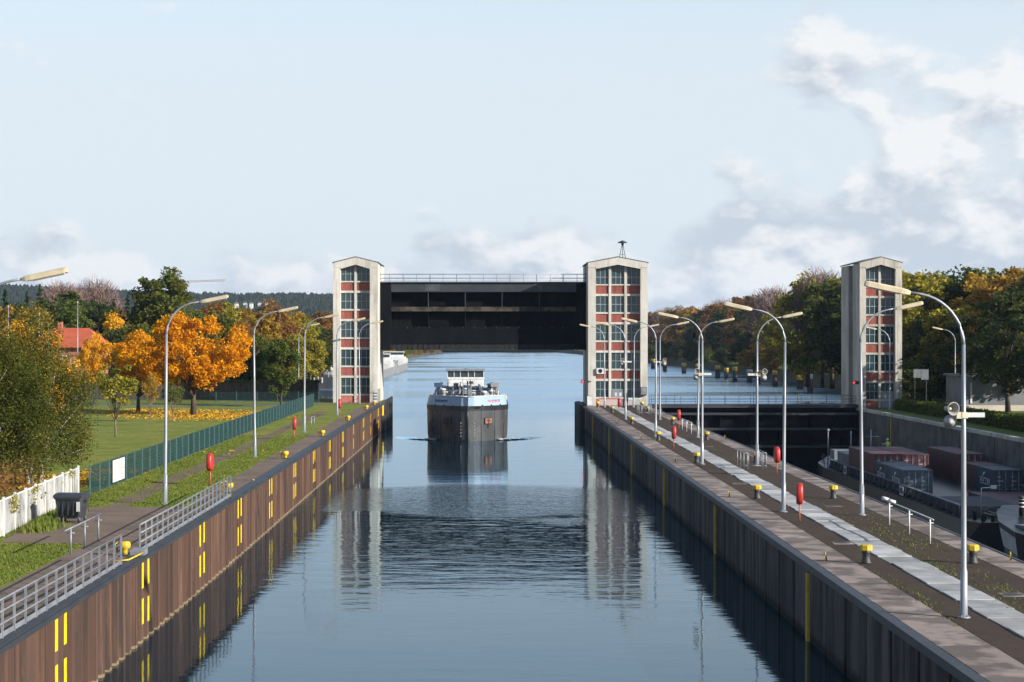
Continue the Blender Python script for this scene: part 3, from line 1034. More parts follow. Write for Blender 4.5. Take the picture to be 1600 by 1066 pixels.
rail_thing('railing', [(gx0 + 0.3, gy0 - 0.2), (gx1 - 0.3, gy0 - 0.2)], gz1 + 0.13, 1.0, 1.75, [0.5, 0.1], 0.03, M['galv'],
           'thin pale railing along the front top edge of the raised gate')
rail_thing('railing', [(gx0 + 0.3, gy1 + 0.1), (gx1 - 0.3, gy1 + 0.1)], gz1 + 0.13, 1.0, 3.5, [0.5], 0.03, M['galv'],
           'thin railing along the rear top edge of the raised gate')

# ------------------------------------------------------------------ closed gate of the second chamber
g2 = empty('lift_gate', (33.4, 242, ZW2 - 1), label='closed dark gate holding back the river at the head of the second chamber', cat='gate')
MB().box(20.3, 46.9, 241.9, 244, ZW2 - 1, 3.0).build('skin_plate', M['gate_steel'], g2)
m = MB()
for z in (-2.4, -0.2, 1.7):
    m.box(20.32, 46.6, 241.0, 241.88, z, z + 0.28)
m.build('girder', M['dark_steel'], g2)
MB().box(20.31, 46.62, 240.9, 241.87, 2.62, 3.02).build('top_girder', M['dark_steel'], g2)
m_me = MB().box(-0.05, 0.05, 0, 0.85, 0, 1.55).mesh('stiffener', M['gate_steel'])
for i in range(7):
    for z in (-2.1, 0.1):
        inst('stiffener', m_me, g2, (21.9 + i * 3.75 - 33.4, 241.02 - 242, z - ZW2 + 1))
rail_thing('railing', [(20.7, 241.1), (46.4, 241.1)], 3.02, 1.1, 1.9, [0.38, 0.74], 0.025, M['deck'], 'grey railing along the walkway on the closed second gate, front side')
rail_thing('railing', [(20.7, 243.8), (46.4, 243.8)], 3.02, 1.1, 3.2, [0.55], 0.025, M['deck'], 'grey railing along the walkway on the closed second gate, river side')
# ------------------------------------------------------------------ street lamps
def make_lamp():
    """base at origin, arm leaning towards +x"""
    t = empty('street_lamp', (0, 0, 0))
    m = MB()
    m.lathe([(0.20, 0.0), (0.20, 0.03), (0.115, 0.04), (0.11, 1.4), (0.085, 1.5), (0.075, 5.0), (0.06, 8.3)], 10)
    for a in range(4):
        m.box(0.13 * math.cos(a * 1.57 + .78) - .025, 0.13 * math.cos(a * 1.57 + .78) + .025, 0.13 * math.sin(a * 1.57 + .78) - .025, 0.13 * math.sin(a * 1.57 + .78) + .025, 0.03, 0.09)
    pole = m.build('pole', M['lamp_grey'], t, local=True)
    MB().box(-0.05, 0.05, -0.125, -0.085, 1.0, 1.5).build('hatch', M['lamp_grey'], pole, local=True)
    pts, rad = [], []
    for i in range(11):
        a = math.pi - i / 10 * R(80)
        pts.append((1.55 + 1.55 * math.cos(a), 0, 8.25 + 1.60 * math.sin(a)))
        rad.append(0.058 - 0.018 * i / 10)
    pts.append((1.72, 0, 9.90)); rad.append(0.038)
    MB().tube(pts, rad, 8).build('arm', M['lamp_grey'], t, local=True)
    h = MB()
    ca, sa_ = math.cos(R(12)), math.sin(R(12))
    def T(u, w, q):                 # along, across, up in the tilted head
        return (1.62 + u * ca - q * sa_, w, 9.86 + u * sa_ + q * ca)
    secs = [(0.0, 0.07, -0.04, 0.06), (0.12, 0.12, -0.07, 0.09), (0.3, 0.15, -0.075, 0.10), (1.32, 0.15, -0.075, 0.10), (1.40, 0.13, -0.06, 0.08)]
    rs = []
    for u, wd, lo_, hi_ in secs:
        rs.append([T(u, -wd, lo_), T(u, wd, lo_), T(u, wd, hi_ * .6), T(u, wd * .6, hi_), T(u, -wd * .6, hi_), T(u, -wd, hi_ * .6)])
    h.rings(rs, False)
    hd = h.build('lamp_head', M['lamp_cream'], t, local=True)
    d = MB()
    d.rings([[T(0.32, -.12, -.078), T(0.32, .12, -.078), T(0.32, .09, -.105), T(0.32, -.09, -.105)],
             [T(1.30, -.12, -.078), T(1.30, .12, -.078), T(1.30, .09, -.105), T(1.30, -.09, -.105)]], False)
    d.build('diffuser', M['diffuser'], hd, local=True)
    return t


lamp0 = make_lamp()
lamp_used = False


def lamp(x, y, z, turn, label, group, sc_=1.0):
    global lamp_used
    o_ = lamp0 if not lamp_used else copy_tree(lamp0)
    lamp_used = True
    o_.location = (x, y, z)
    o_.rotation_euler = (R(random.Random(int(x * 7 + y)).uniform(-.5, .5)), R(random.Random(int(x * 3 + y)).uniform(-.6, .6)), turn)
    o_.scale = (sc_,) * 3
    tag(o_, label, 'street lamp', group)
    return o_


LA = [58.3 + 35.4 * i for i in range(6)]
LB = [92 + 35.7 * i for i in range(5)]
LL = [58.0, 93.5, 129.8, 165.0, 201.5, 237.0]
for i, y in enumerate(LA):
    lamp(14.5, y, ZR, math.pi, '%s lamp from the camera on the island with its arm over the main chamber' % ordw(i), 'lamps on the island, main chamber side')
for i, y in enumerate(LB):
    lamp(18.0, y, ZR, 0, '%s lamp from the camera on the island with its arm over the second chamber' % ordw(i), 'lamps on the island, second chamber side')
for i, y in enumerate(LL):
    lamp(-15.65, y, ZL - 0.01, 0, '%s lamp from the camera along the left grass quay' % ordw(i), 'lamps along the left quay')
lamp(-27.0, 276, ZL - 0.01, 0, 'slim distant lamp among the autumn trees left of the left tower', 'far lamps')
lamp(49.6, 236, ZB, math.pi, 'lamp standing directly in front of the grey third tower', 'lamps on the right bank')
lamp(61.0, 250, ZB, math.pi, 'lamp before dark trees right of the grey third tower', 'lamps on the right bank')


# ------------------------------------------------------------------ horn loudspeakers on lamps
def horns(x, y, z, side, label):
    """side: -1 left of the pole, +1 right"""
    t = empty('loudspeaker_pair', (x, y, z), label=label, cat='loudspeaker', group='horn loudspeakers on the island lamps')
    m = MB()
    m.box(min(0, side * 0.34), max(0, side * 0.34), -0.03, 0.03, -0.03, 0.03)
    m.box(-0.1, 0.1, -0.1, 0.1, -0.09, 0.09)
    m.box(side * 0.16 - 0.08, side * 0.16 + 0.08, -0.10, 0.04, -0.10, 0.10)
    m.build('bracket', M['cream'], t, local=True)
    for q, (zz, ry) in enumerate(((0.20, -1), (-0.20, 1))):
        prof = [(0.02, 0.0), (0.07, 0.02), (0.08, 0.14), (0.10, 0.18), (0.13, 0.30), (0.195, 0.42), (0.21, 0.44), (0.19, 0.43), (0.12, 0.30), (0.09, 0.2), (0.02, 0.19)]
        rs = []
        a = R(20 if ry < 0 else -15)
        for r_, l in prof:
            ring = []
            for j in range(14):
                th = 2 * math.pi * j / 14
                px, pz, py = r_ * math.cos(th), r_ * math.sin(th), (l - 0.25) * ry
                ring.append((side * 0.42 + px * math.cos(a) - py * math.sin(a), px * math.sin(a) + py * math.cos(a), zz + pz))
            rs.append(ring)
        h = MB()
        h.rings(rs, True)
        hn = h.build('horn', M['horn_grey'], t, local=True)
        c_ = MB()
        c_.lathe([(0.05, -0.06), (0.06, 0.0), (0.03, 0.06)], 10)
        o_ = c_.build('driver', M['cream'], hn, local=True)
        o_.location = (side * 0.42, -0.02 * ry, zz)
        o_.rotation_euler = (R(90), 0, 0)
    MB().box(min(-side * 0.05, -side * 0.62), max(-side * 0.05, -side * 0.62), -0.06, 0.06, -0.06, 0.08).build('cable_arm', M['white'], t, local=True)
    return t


horns(14.5, LA[0], 9.05, -1, 'pair of pale horn loudspeakers on the nearest island lamp')
horns(14.5, LA[2], 8.95, -1, 'pair of horn loudspeakers on the third island lamp, main chamber side')
horns(18.0, LB[1], 8.95, 1, 'pair of horn loudspeakers on the lamp beside the barrier frame')
horns(14.5, LA[4], 8.9, -1, 'small pair of horn loudspeakers before the middle tower')
horns(18.0, LB[3], 8.9, 1, 'small pair of horn loudspeakers on a lamp right of the middle tower')

# ------------------------------------------------------------------ bollards
b0 = empty('bollard', (0, 0, 0))
m = MB()
m.lathe([(0.20, 0.0), (0.205, 0.03), (0.165, 0.10), (0.14, 0.26), (0.155, 0.40), (0.19, 0.47)], 14)
m.build('body', M['black'], b0, local=True)
m = MB()
m.lathe([(0.19, 0.465), (0.235, 0.50), (0.235, 0.66), (0.20, 0.70), (0.02, 0.715)], 8, smooth=False)
m.build('cap', M['yellow'], b0, local=True)
used = False
for side, x, nm in (('main', 14.32, 'main chamber'), ('second', 18.35, 'second chamber')):
    for i in range(6):
        o_ = copy_tree(b0) if used else b0
        used = True
        o_.location = (x, 72.4 + 29.15 * i, ZR)
        o_.rotation_euler = (0, 0, 0.4 * i)
        tag(o_, '%s yellow-capped bollard from the camera on the island, %s side' % (ordw(i), nm), 'bollard', 'bollards on the island, %s side' % nm)
# last two by the middle tower
for j, x in enumerate((13.6, 19.0)):
    o_ = copy_tree(b0)
    o_.location = (x, 234.5, ZR)
    tag(o_, 'yellow-capped bollard at the foot of the middle tower, %s side' % ('left' if j == 0 else 'right'), 'bollard', 'bollards at the middle tower')

# double-horned mooring bitts on the left coping
def make_bitt():
    t = empty('mooring_bitt', (0, 0, 0))
    MB().cbox(-0.22, 0.22, -0.30, 0.30, 0, 0.06, 0.01).build('base_plate', M['black'], t, local=True)
    m_ = MB()
    m_.lathe([(0.11, 0.05), (0.10, 0.18), (0.12, 0.24), (0.21, 0.30), (0.22, 0.46), (0.17, 0.52), (0.02, 0.53)], 12)
    m_.build('head', M['yellow'], t, local=True)
    m_ = MB()
    m_.tube([(-0.34, -0.25, 0.0), (-0.34, -0.2, 0.42), (-0.30, 0.0, 0.5), (-0.30, 0.1, 0.1)], 0.035, 6)
    m_.build('grip', M['yellow'], t, local=True)
    return t


bt0 = make_bitt()
ys = [71.4, 100.4, 128.5, 157.5, 187, 215.5, 230.5]
for i, y in enumerate(ys):
    o_ = bt0 if i == 0 else copy_tree(bt0)
    o_.location = (-13.45, y, ZL)
    tag(o_, '%s yellow mooring bitt from the camera beside the left coping' % ordw(i), 'bollard', 'mooring bitts on the left coping')

# small yellow and black ladder grips on the coping
def make_grip():
    t = empty('ladder_grip', (0, 0, 0))
    for q, mat in ((0, 'yellow'), (1, 'black')):
        p_ = [(0.0, -0.2 + 0.0, 0.0), (0.04, -0.14, 0.24), (0.06, -0.03, 0.34)] if q == 0 else [(0.06, -0.03, 0.34), (0.10, 0.08, 0.26), (0.14, 0.14, 0.0)]
        MB().tube(p_, 0.028, 6).build('hoop_half', M[mat], t, local=True)
    return t


g0 = make_grip()
gi = 0
for x, nm in ((12.85, 'main chamber'), (19.9, 'second chamber')):
    for i in range(6):
        o_ = g0 if gi == 0 else copy_tree(g0)
        gi += 1
        o_.location = (x, 73.2 + 29.2 * i, ZR)
        tag(o_, '%s yellow-black ladder grip from the camera on the %s coping' % (ordw(i), nm), 'grip', 'ladder grips on the island coping')

# covers let into the paving
mh0 = empty('manhole_cover', (0, 0, 0))
MB().cbox(-0.42, 0.42, -0.42, 0.42, -0.05, 0.012, 0.01).build('frame', M['coping_slab'], mh0, local=True)
MB().lathe([(0.33, 0.0), (0.33, 0.02), (0.30, 0.024), (0.02, 0.024)], 18).build('lid', M['dark_steel'], mh0, local=True)
for i, (x, y, lab) in enumerate(((17.4, 63.5, 'nearest manhole cover right of the walkway'), (14.75, 79.5, 'manhole cover left of the walkway by the nearest bollard'),
                                 (17.5, 97.0, 'manhole cover by the second far-side bollard'), (14.8, 112, 'manhole cover left of the walkway in mid distance'), (17.3, 150, 'distant manhole cover on the far side'))):
    o_ = mh0 if i == 0 else copy_tree(mh0)
    o_.location = (x, y, ZR)
    tag(o_, lab, 'manhole cover', 'manhole covers in the island paving')

# ------------------------------------------------------------------ life buoy cases
def make_buoy():
    t = empty('lifebuoy_case', (0, 0, 0))
    MB().tube([(0, 0.05, 0), (0, 0.05, 0.85)], 0.035, 8).build('post', M['orange'], t, local=True)
    prof = []
    for j in range(16):
        a = 2 * math.pi * j / 16
        prof.append((0.36 * math.cos(a) * (1 if abs(math.cos(a)) < .9 else .97), 0.50 * math.copysign(abs(math.sin(a)) ** 0.7, math.sin(a)) + 1.28))
    m_ = MB()
    rs = []
    for x, k2 in ((-0.15, 0.72), (-0.125, 0.94), (-0.06, 1.0), (0.06, 1.0), (0.125, 0.94), (0.15, 0.72)):
        rs.append([(x, p_[0] * k2, 1.28 + (p_[1] - 1.28) * (k2 if k2 > .8 else .86)) for p_ in prof])
    m_.rings(rs, True)
    c_ = m_.build('case', M['red'], t, local=True)
    MB().box(-0.012, 0.012, -0.365, 0.365, 0.98, 1.02).build('seam', M['orange'], c_, local=True)
    return t


lb0 = make_buoy()
for i, (x, y, lab) in enumerate([
        (14.5, 88.9, 'nearest red lifebuoy case on an orange post beside the walkway'),
        (17.95, 118.6, 'red lifebuoy case on the second chamber side beside the barrier frame'),
        (14.3, 146.5, 'red lifebuoy case halfway along the main chamber side of the island'),
        (18.0, 179.6, 'small red lifebuoy case far along the second chamber side'),
        (14.8, 214.0, 'farthest red lifebuoy case on the island before the middle tower'),
        (-15.2, 105.6, 'nearest red lifebuoy case on the left grass quay'),
        (-15.3, 153.0, 'middle red lifebuoy case on the left grass quay'),
        (-15.2, 199.0, 'farthest red lifebuoy case on the left quay before the tower')]):
    o_ = lb0 if i == 0 else copy_tree(lb0)
    o_.location = (x, y, ZR if x > 0 else ZL - 0.01)
    o_.rotation_euler = (0, 0, R((-6, 5, 2, -3, 4, -8, 6, 0)[i]))
    tag(o_, lab, 'lifebuoy case', 'lifebuoy cases along the lock')

# ------------------------------------------------------------------ railings on the left coping
rail_thing('railing', [(-13.05, 44), (-13.05, 68.6)], ZL, 1.06, 1.30, [0.40, 0.74], 0.030, M['galv'],
           'nearest galvanised railing on the left coping, cut by the picture edge', group='railings on the left coping', toe=0.16)
rail_thing('railing', [(-13.05, 72.3), (-13.05, 98.0)], ZL, 1.06, 1.30, [0.40, 0.74], 0.030, M['galv'],
           'second galvanised railing on the left coping, beyond the gap', group='railings on the left coping', toe=0.16)
st = empty('ladder_step_frame', (-13.2, 70.4, ZL), label='yellow step frame in the gap between the two left railings', cat='frame')
m = MB()
m.tube([(-13.5, 69.2, ZL + .04), (-12.9, 69.2, ZL + .1), (-12.75, 71.9, ZL + .1), (-13.4, 71.9, ZL + .04)], 0.03, 6)
m.build('frame_tube', M['yellow'], st)
MB().box(-13.25, -12.72, 71.4, 72.1, ZL + 0.003, ZL + 0.22).build('step_box', M['galv'], st)


# ------------------------------------------------------------------ short hand rails and barrier frames
def handrail(x, ys_, z, label, lean=0.0, flood=False, mat='galv', h=1.0):
    t = empty('handrail', (x, ys_[0], z), label=label, cat='handrail', group='short hand rails at the ladders')
    pm_ = MB().tube([(0, 0, 0), (0, 0, h)], 0.035, 7).mesh('post', M[mat])
    for y in ys_:
        inst('post', pm_, t, (0, y - ys_[0], 0))
        m_ = MB()
        m_.tube([(x - 0.14, y, z + h * 0.82), (x + 0.14, y, z + h * 0.82)], 0.02, 5)
        m_.build('cross_bar', M[mat], t)
    m_ = MB()
    m_.tube([(x, ys_[0] - 0.6 + lean, z + h * 1.0), (x, ys_[-1] + 0.5, z + h * 1.02)], 0.03, 6)
    m_.build('rail', M[mat], t)
    if flood:
        for yy in (ys_[-1] + 0.9, ys_[-1] - 0.5):
            m_ = MB()
            m_.tube([(x - 0.16, yy, z + h + 0.10), (x + 0.16, yy - 0.1, z + h + 0.02)], [0.11, 0.08], 9)
            m_.build('rope_roll', M['white'], t)
    return t


handrail(18.3, (79.2, 83.1, 87.2), ZR, 'white hand rail with three posts on the island by the nearest far-side bollard', flood=True, mat='white', h=1.05)
handrail(18.15, (170, 174, 178), ZR, 'small distant hand rail on the second chamber side of the island', mat='white')
handrail(-15.5, (71.6, 74.1, 76.7), ZL, 'grey hand rail with three posts on the grass near the bin', lean=-0.4)
handrail(-15.6, (171, 174), ZL, 'small distant hand rail beside a lamp on the left quay')


def frame_barrier(x0_, x1_, y, z, label):
    t = empty('tube_barrier', ((x0_ + x1_) / 2, y, z), label=label, cat='barrier', group='tubular barrier frames')
    for a in ((x0_, x0_ + 0.22), (x0_ + 0.3, x1_ - 0.3), (x1_ - 0.22, x1_)):
        m_ = MB()
        for xx in a:
            m_.tube([(xx, y, z), (xx, y, z + 1.1)], 0.03, 6)
        for zz in (0.25, 1.08):
            m_.tube([(a[0], y, z + zz), (a[1], y, z + zz)], 0.026, 6)
        m_.build('leaf_frame', M['galv'], t)
    m_ = MB()
    for xx in (x0_, x1_):
        for yy in (y + 1.6, y + 3.2):
            m_.tube([(xx, yy, z), (xx, yy, z + 1.1)], 0.03, 6)
        for zz in (0.55, 1.08):
            m_.tube([(xx, y, z + zz), (xx, y + 3.2, z + zz)], 0.026, 6)
    m_.build('side_rail', M['galv'], t)


frame_barrier(16.6, 18.05, 123.8, ZR, 'tubular grey barrier frame around a lamp on the island')
frame_barrier(16.9, 18.2, 212, ZR, 'small distant tubular barrier frame before the middle tower')

# barrier boards at the foot of the middle tower
def stripe_mat(name, c1, c2):
    m_, nt, bs = new_mat(name)
    t = NT(nt)
    w_ = t.n('ShaderNodeTexWave', wave_type='BANDS', bands_direction='DIAGONAL', wave_profile='SAW')
    w_.inputs['Scale'].default_value = 1.9
    t.put(w_.inputs['Vector'], t.pos())
    t.put(bs.inputs['Base Color'], t.mix(t.math('GREATER_THAN', w_.outputs['Fac'], 0.5), c1, c2))
    bs.inputs['Roughness'].default_value = 0.5
    return m_


M['stripe'] = stripe_mat('striped_board', (0.46, 0.46, 0.44), (0.30, 0.13, 0.11))
M['stripe_grey'] = stripe_mat('striped_board_dark', (0.44, 0.44, 0.43), (0.14, 0.14, 0.15))
for x0_, x1_, mt, lab, top in ((14.0, 16.4, 'stripe', 'red and white striped barrier board left of the tower door', 'redpanel'),
                               (17.6, 19.3, 'stripe_grey', 'dark and white striped barrier board right of the tower door', 'white')):
    t = empty('barrier_board', ((x0_ + x1_) / 2, 238.6, ZR), label=lab, cat='barrier', group='striped boards at the middle tower')
    MB().cbox(x0_, x1_, 238.55, 238.62, ZR + 0.12, ZR + 0.85, 0.01).build('board', M[mt], t)
    MB().cbox(x0_, x1_, 238.54, 238.63, ZR + 0.86, ZR + 1.02, 0.01).build('top_strip', M[top], t)
    for xx in (x0_ + 0.1, x1_ - 0.1):
        MB().box(xx - 0.04, xx + 0.04, 238.65, 238.72, ZR, ZR + 1.05).build('foot', M['galv'], t)

# boxes, signal and air conditioner at the middle tower
t = empty('air_conditioner', (13.9, 239.9, ZR + 4.1), label='white air conditioner on the lower left of the middle tower', cat='air conditioner')
MB().cbox(13.75, 14.85, 239.72, 240.25, ZR + 4.0, ZR + 4.72, 0.03).build('housing', M['white'], t)
m = MB()
for i in range(3):
    m.lathe([(0.26 - i * 0.08, 0.0), (0.26 - i * 0.08, 0.012), (0.235 - i * 0.08, 0.012), (0.235 - i * 0.08, 0.0)], 18)
f_ = m.build('fan_grille', M['deck'], t, local=True)
f_.location = (14.22 - 13.9, 239.715 - 239.9, 0.26)
f_.rotation_euler = (R(90), 0, 0)
MB().box(13.8, 14.8, 239.75, 240.2, ZR + 3.88, ZR + 3.99).build('shelf_bracket', M['dark_steel'], t)


def signal(x, y, z, label):
    t = empty('traffic_light', (x, y, z), label=label, cat='signal', group='signals on the gate towers')
    MB().cbox(x - 0.5, x + 0.45, y - 0.12, y + 0.12, z - 0.2, z + 0.2, 0.03).build('housing', M['black'], t)
    m_ = MB()
    m_.tube([(x - 0.3, y - 0.13, z), (x - 0.3, y - 0.155, z)], 0.15, 12)
    mm, nt, bs = new_mat('red_signal_lens')
    tt = NT(nt)
    cc_ = tt.mix(tt.noise(tt.pos(), 8, 2), (0.7, 0.02, 0.03), (0.9, 0.05, 0.06))
    tt.put(bs.inputs['Base Color'], cc_)
    tt.put(bs.inputs['Emission Color'], cc_)
    bs.inputs['Emission Strength'].default_value = 0.9
    m_.build('lens', mm, t)
    MB().box(x + 0.45, x + 0.8, y - 0.05, y + 0.05, z - 0.05, z + 0.05).build('arm', M['dark_steel'], t)


signal(12.3, 239.9, ZR + 3.05, 'red signal light on the left flank of the middle tower')
signal(46.2, 239.9, ZB + 3.2, 'red signal light on the left flank of the grey third tower')
t = empty('switch_box', (19.5, 239.8, ZR + 1.4), label='grey switch box on the right pier of the middle tower', cat='box')
MB().cbox(19.25, 20.05, 239.55, 239.98, ZR + 1.35, ZR + 2.35, 0.03).build('housing', M['deck'], t)
MB().box(19.3, 20.0, 239.53, 239.545, ZR + 1.42, ZR + 2.28).build('door', M['galv'], t)
t = empty('switch_cabinet', (12.9, 239.2, ZR), label='pale grey switch cabinet at the left foot of the middle tower', cat='cabinet')
MB().cbox(12.5, 13.25, 238.9, 239.5, ZR, ZR + 1.3, 0.03).build('housing', M['galv'], t)
MB().box(12.55, 13.2, 238.88, 238.895, ZR + 0.1, ZR + 1.22).build('door', M['white'], t)
# information board at the left tower
t = empty('sign_board', (-13.3, 238.4, ZL), label='white board with dark lettering strips on a frame at the left tower corner', cat='sign')
m = MB()
for y in (237.0, 239.6):
    m.tube([(-13.35, y, ZL), (-13.35, y, ZL + 1.75)], 0.04, 6)
m.tube([(-13.35, 237.0, ZL + 1.7), (-13.35, 239.6, ZL + 1.7)], 0.03, 6)
m.build('frame', M['dark_steel'], t)
bd = MB().box(-14.05, -13.42, 237.4, 237.46, ZL + 0.3, ZL + 1.5).build('board', M['white'], t)
m = MB()
for q in range(3):
    for j in range(4):
        m.box(-13.98 + j * 0.135, -13.98 + j * 0.135 + 0.09, 237.385, 237.397, ZL + 0.42 + q * 0.36, ZL + 0.62 + q * 0.36)
m.build('lettering', M['navy'], bd)

# ------------------------------------------------------------------ fences on the left
fe = empty('mesh_fence', (-20.4, 160, ZL), label='long dark green wire mesh fence between the grass quay and the park', cat='fence')
pan = MB()
for j in range(25):
    y = 0.05 + j * 0.1
    pan.box(-0.006, 0.006, y - 0.0085, y + 0.0085, 0.06, 1.5)
for j in range(8):
    z = 0.08 + j * 0.2
    pan.box(-0.016, 0.016, 0.0, 2.5, z - 0.010, z + 0.010)
pan_me = pan.mesh('mesh_panel', M['fencegreen'])
post_me = MB().cbox(-0.04, 0.04, -0.03, 0.03, 0, 1.58, 0.008).mesh('post', M['fencepost'])
NPAN = 51
for i in range(NPAN + 1):
    inst('post', post_me, fe, (0.05, 98.5 + i * 2.5 - 160, -0.02))
    if i < NPAN:
        inst('mesh_panel', pan_me, fe, (0, 98.5 + i * 2.5 - 160, 0), (0, 0, R(rng.uniform(-.15, .15))))
fe2 = empty('mesh_fence', (-33, 233.6, ZL), label='dark mesh fence running left across the park from the long fence end', cat='fence')
for i in range(13):
    inst('post', post_me, fe2, (-20.4 - i * 2.5 + 33, 0, 0), (0, 0, R(90)))
    if i < 12:
        inst('mesh_panel', pan_me, fe2, (-20.4 - i * 2.5 + 33, 0, 0), (0, 0, R(90)))
# white sheet fence
wf = empty('sheet_fence', (-20.1, 86, ZL), label='white corrugated sheet fence behind the black bin', cat='fence')
a, b_ = Vector((-19.1, 66.5)), Vector((-20.75, 97.6))
ang = math.atan2((b_ - a).y, (b_ - a).x) - math.pi / 2
NW = 13
Lp = (b_ - a).length / NW
sp = MB()
pr = []
nn = 9
for j in range(nn):
    y = 0.06 + j * (Lp - 0.12) / nn
    dlt = (Lp - 0.12) / nn
    pr += [(0.0, y), (0.0, y + dlt * .35), (-0.03, y + dlt * .5), (-0.03, y + dlt * .85)]
pr.append((0.0, Lp - 0.06))
sp.rings([[(x, y, 0.04) for x, y in pr], [(x, y, 1.5) for x, y in pr]], False, cap=False, close=False)
sp_me = sp.mesh('sheet_panel', M['sheetwhite'])
wp_me = MB().cbox(-0.05, 0.05, -0.05, 0.05, -0.02, 1.6, 0.01).mesh('post', M['white'])
wr_me = MB().box(-0.02, 0.03, 0.06, Lp - 0.06, 1.46, 1.52).mesh('top_rail', M['white'])
for i in range(NW + 1):
    q = a + (b_ - a) * i / NW
    inst('post', wp_me, wf, (q.x + 20.1, q.y - 86, 0), (0, 0, ang))
    if i < NW:
        inst('sheet_panel', sp_me, wf, (q.x + 20.1, q.y - 86, 0), (R(rng.uniform(-.6, .6)), R(rng.uniform(-1, 1)), ang))
        inst('top_rail', wr_me, wf, (q.x + 20.1, q.y - 86, 0), (0, 0, ang))
# white notice on the mesh fence
t = empty('notice_board', (-20.3, 106.0, ZL), label='white double notice hung on the green mesh fence', cat='sign')
for q in (0, 1):
    bd = MB().box(-20.32, -20.30, 104.4 + q * 1.75, 106.0 + q * 1.75, ZL + 0.22, ZL + 1.42).build('board', M['white'], t)
    m = MB()
    for j in range(6):
        m.box(-20.299, -20.296, 104.55 + q * 1.75, 105.85 + q * 1.75 - 0.3 * (j % 3), ZL + 0.36 + j * 0.17, ZL + 0.385 + j * 0.17)
    m.build('text_lines', M['galv'], bd)

# ------------------------------------------------------------------ wheeled bin
t = empty('wheeled_bin', (-18.2, 84.3, ZL), R(-9), 'large black wheeled rubbish bin in front of the white fence', 'bin')
m = MB()
def rr(hx, hy, z, c_=0.06):
    return [(-hx + c_, -hy, z), (hx - c_, -hy, z), (hx, -hy + c_, z), (hx, hy - c_, z), (hx - c_, hy, z), (-hx + c_, hy, z), (-hx, hy - c_, z), (-hx, -hy + c_, z)]
m.rings([rr(0.48, 0.36, 0.20), rr(0.51, 0.40, 0.35), rr(0.60, 0.50, 1.02), rr(0.64, 0.54, 1.04), rr(0.64, 0.54, 1.12), rr(0.60, 0.50, 1.12)], False)
for sx in (-1, 1):
    m.box(sx * 0.66 - 0.03, sx * 0.66 + 0.03, -0.06, 0.06, 0.9, 1.0)
bb = m.build('body', M['bin'], t, local=True)
m = MB()
for j in range(5):
    m.box(-0.5 + j * 0.25 - 0.02, -0.5 + j * 0.25 + 0.02, -0.50, -0.44, 0.35, 0.98)
m.build('rib', M['bin'], bb, local=True)
m = MB()
rs = []
for j in range(9):
    a_ = math.pi * j / 8
    rs.append((-0.56 * math.cos(a_), 1.12 + 0.17 * math.sin(a_) ** 0.8))
prof = [(y, z) for y, z in rs] + [(0.56, 1.10), (-0.56, 1.10)]
m.rings([[(-0.66, y, z) for y, z in prof], [(-0.62, y * 1.01, z + 0.01) for y, z in prof], [(0.62, y * 1.01, z + 0.01) for y, z in prof], [(0.66, y, z) for y, z in prof]], False)
m.build('lid', M['bin'], t, local=True)
MB().box(0.40, 0.56, -0.512, -0.502, 0.52, 0.94).build('sticker', M['white'], t, local=True).rotation_euler = (0, 0, 0)
for sx in (-1, 1):
    for sy in (-1, 1):
        w_ = MB()
        w_.tube([(sx * 0.46 - 0.03, sy * 0.36, 0.1), (sx * 0.46 + 0.03, sy * 0.36, 0.1)], 0.10, 14)
        wo_ = w_.build('wheel', M['rubber'], t, local=True)
        MB().box(sx * 0.46 - 0.05, sx * 0.46 + 0.05, sy * 0.36 - 0.03, sy * 0.36 + 0.03, 0.12, 0.24).build('fork', M['galv'], wo_, local=True)


# ------------------------------------------------------------------ vessels
def loft_hull(sections, name, mat, parent):
    """sections: list of (y, halfwidth_bottom, halfwidth_top, z_bottom, z_top)"""
    m_ = MB()
    rs = []
    for y, wb, wt_, zb, zt in sections:
        rs.append([(-wt_, y, zt), (-wb, y, zb + (zt - zb) * 0.3), (-wb * 0.96, y, zb), (wb * 0.96, y, zb), (wb, y, zb + (zt - zb) * 0.3), (wt_, y, zt)])
    m_.rings(rs, False)
    return m_.build(name, mat, parent, local=True)


def band(sections, name, mat, parent, z0f, z1f, out=0.012):
    """strip round the bow between two heights given per section"""
    m_ = MB()
    L = []
    for sgn in (-1, 1):
        rs = []
        for (y, hw0, hw1) in sections:
            rs.append([(sgn * (hw0 + out), y - (out if hw0 < 1 else 0), z0f), (sgn * (hw1 + out), y - (out if hw0 < 1 else 0), z1f)])
        m_.rings(rs, False, cap=False, close=False)
    return m_.build(name, mat, parent, local=True)


M['letter0'] = surf('draught_mark_paint', (0.35, 0.35, 0.34), (0.22, 0.22, 0.21), 3, 0.7)
bg_ = empty('tanker_barge', (-2.05, 211, 0), R(0.75), 'black tanker barge with light blue bow coming through beneath the raised gate', 'ship')
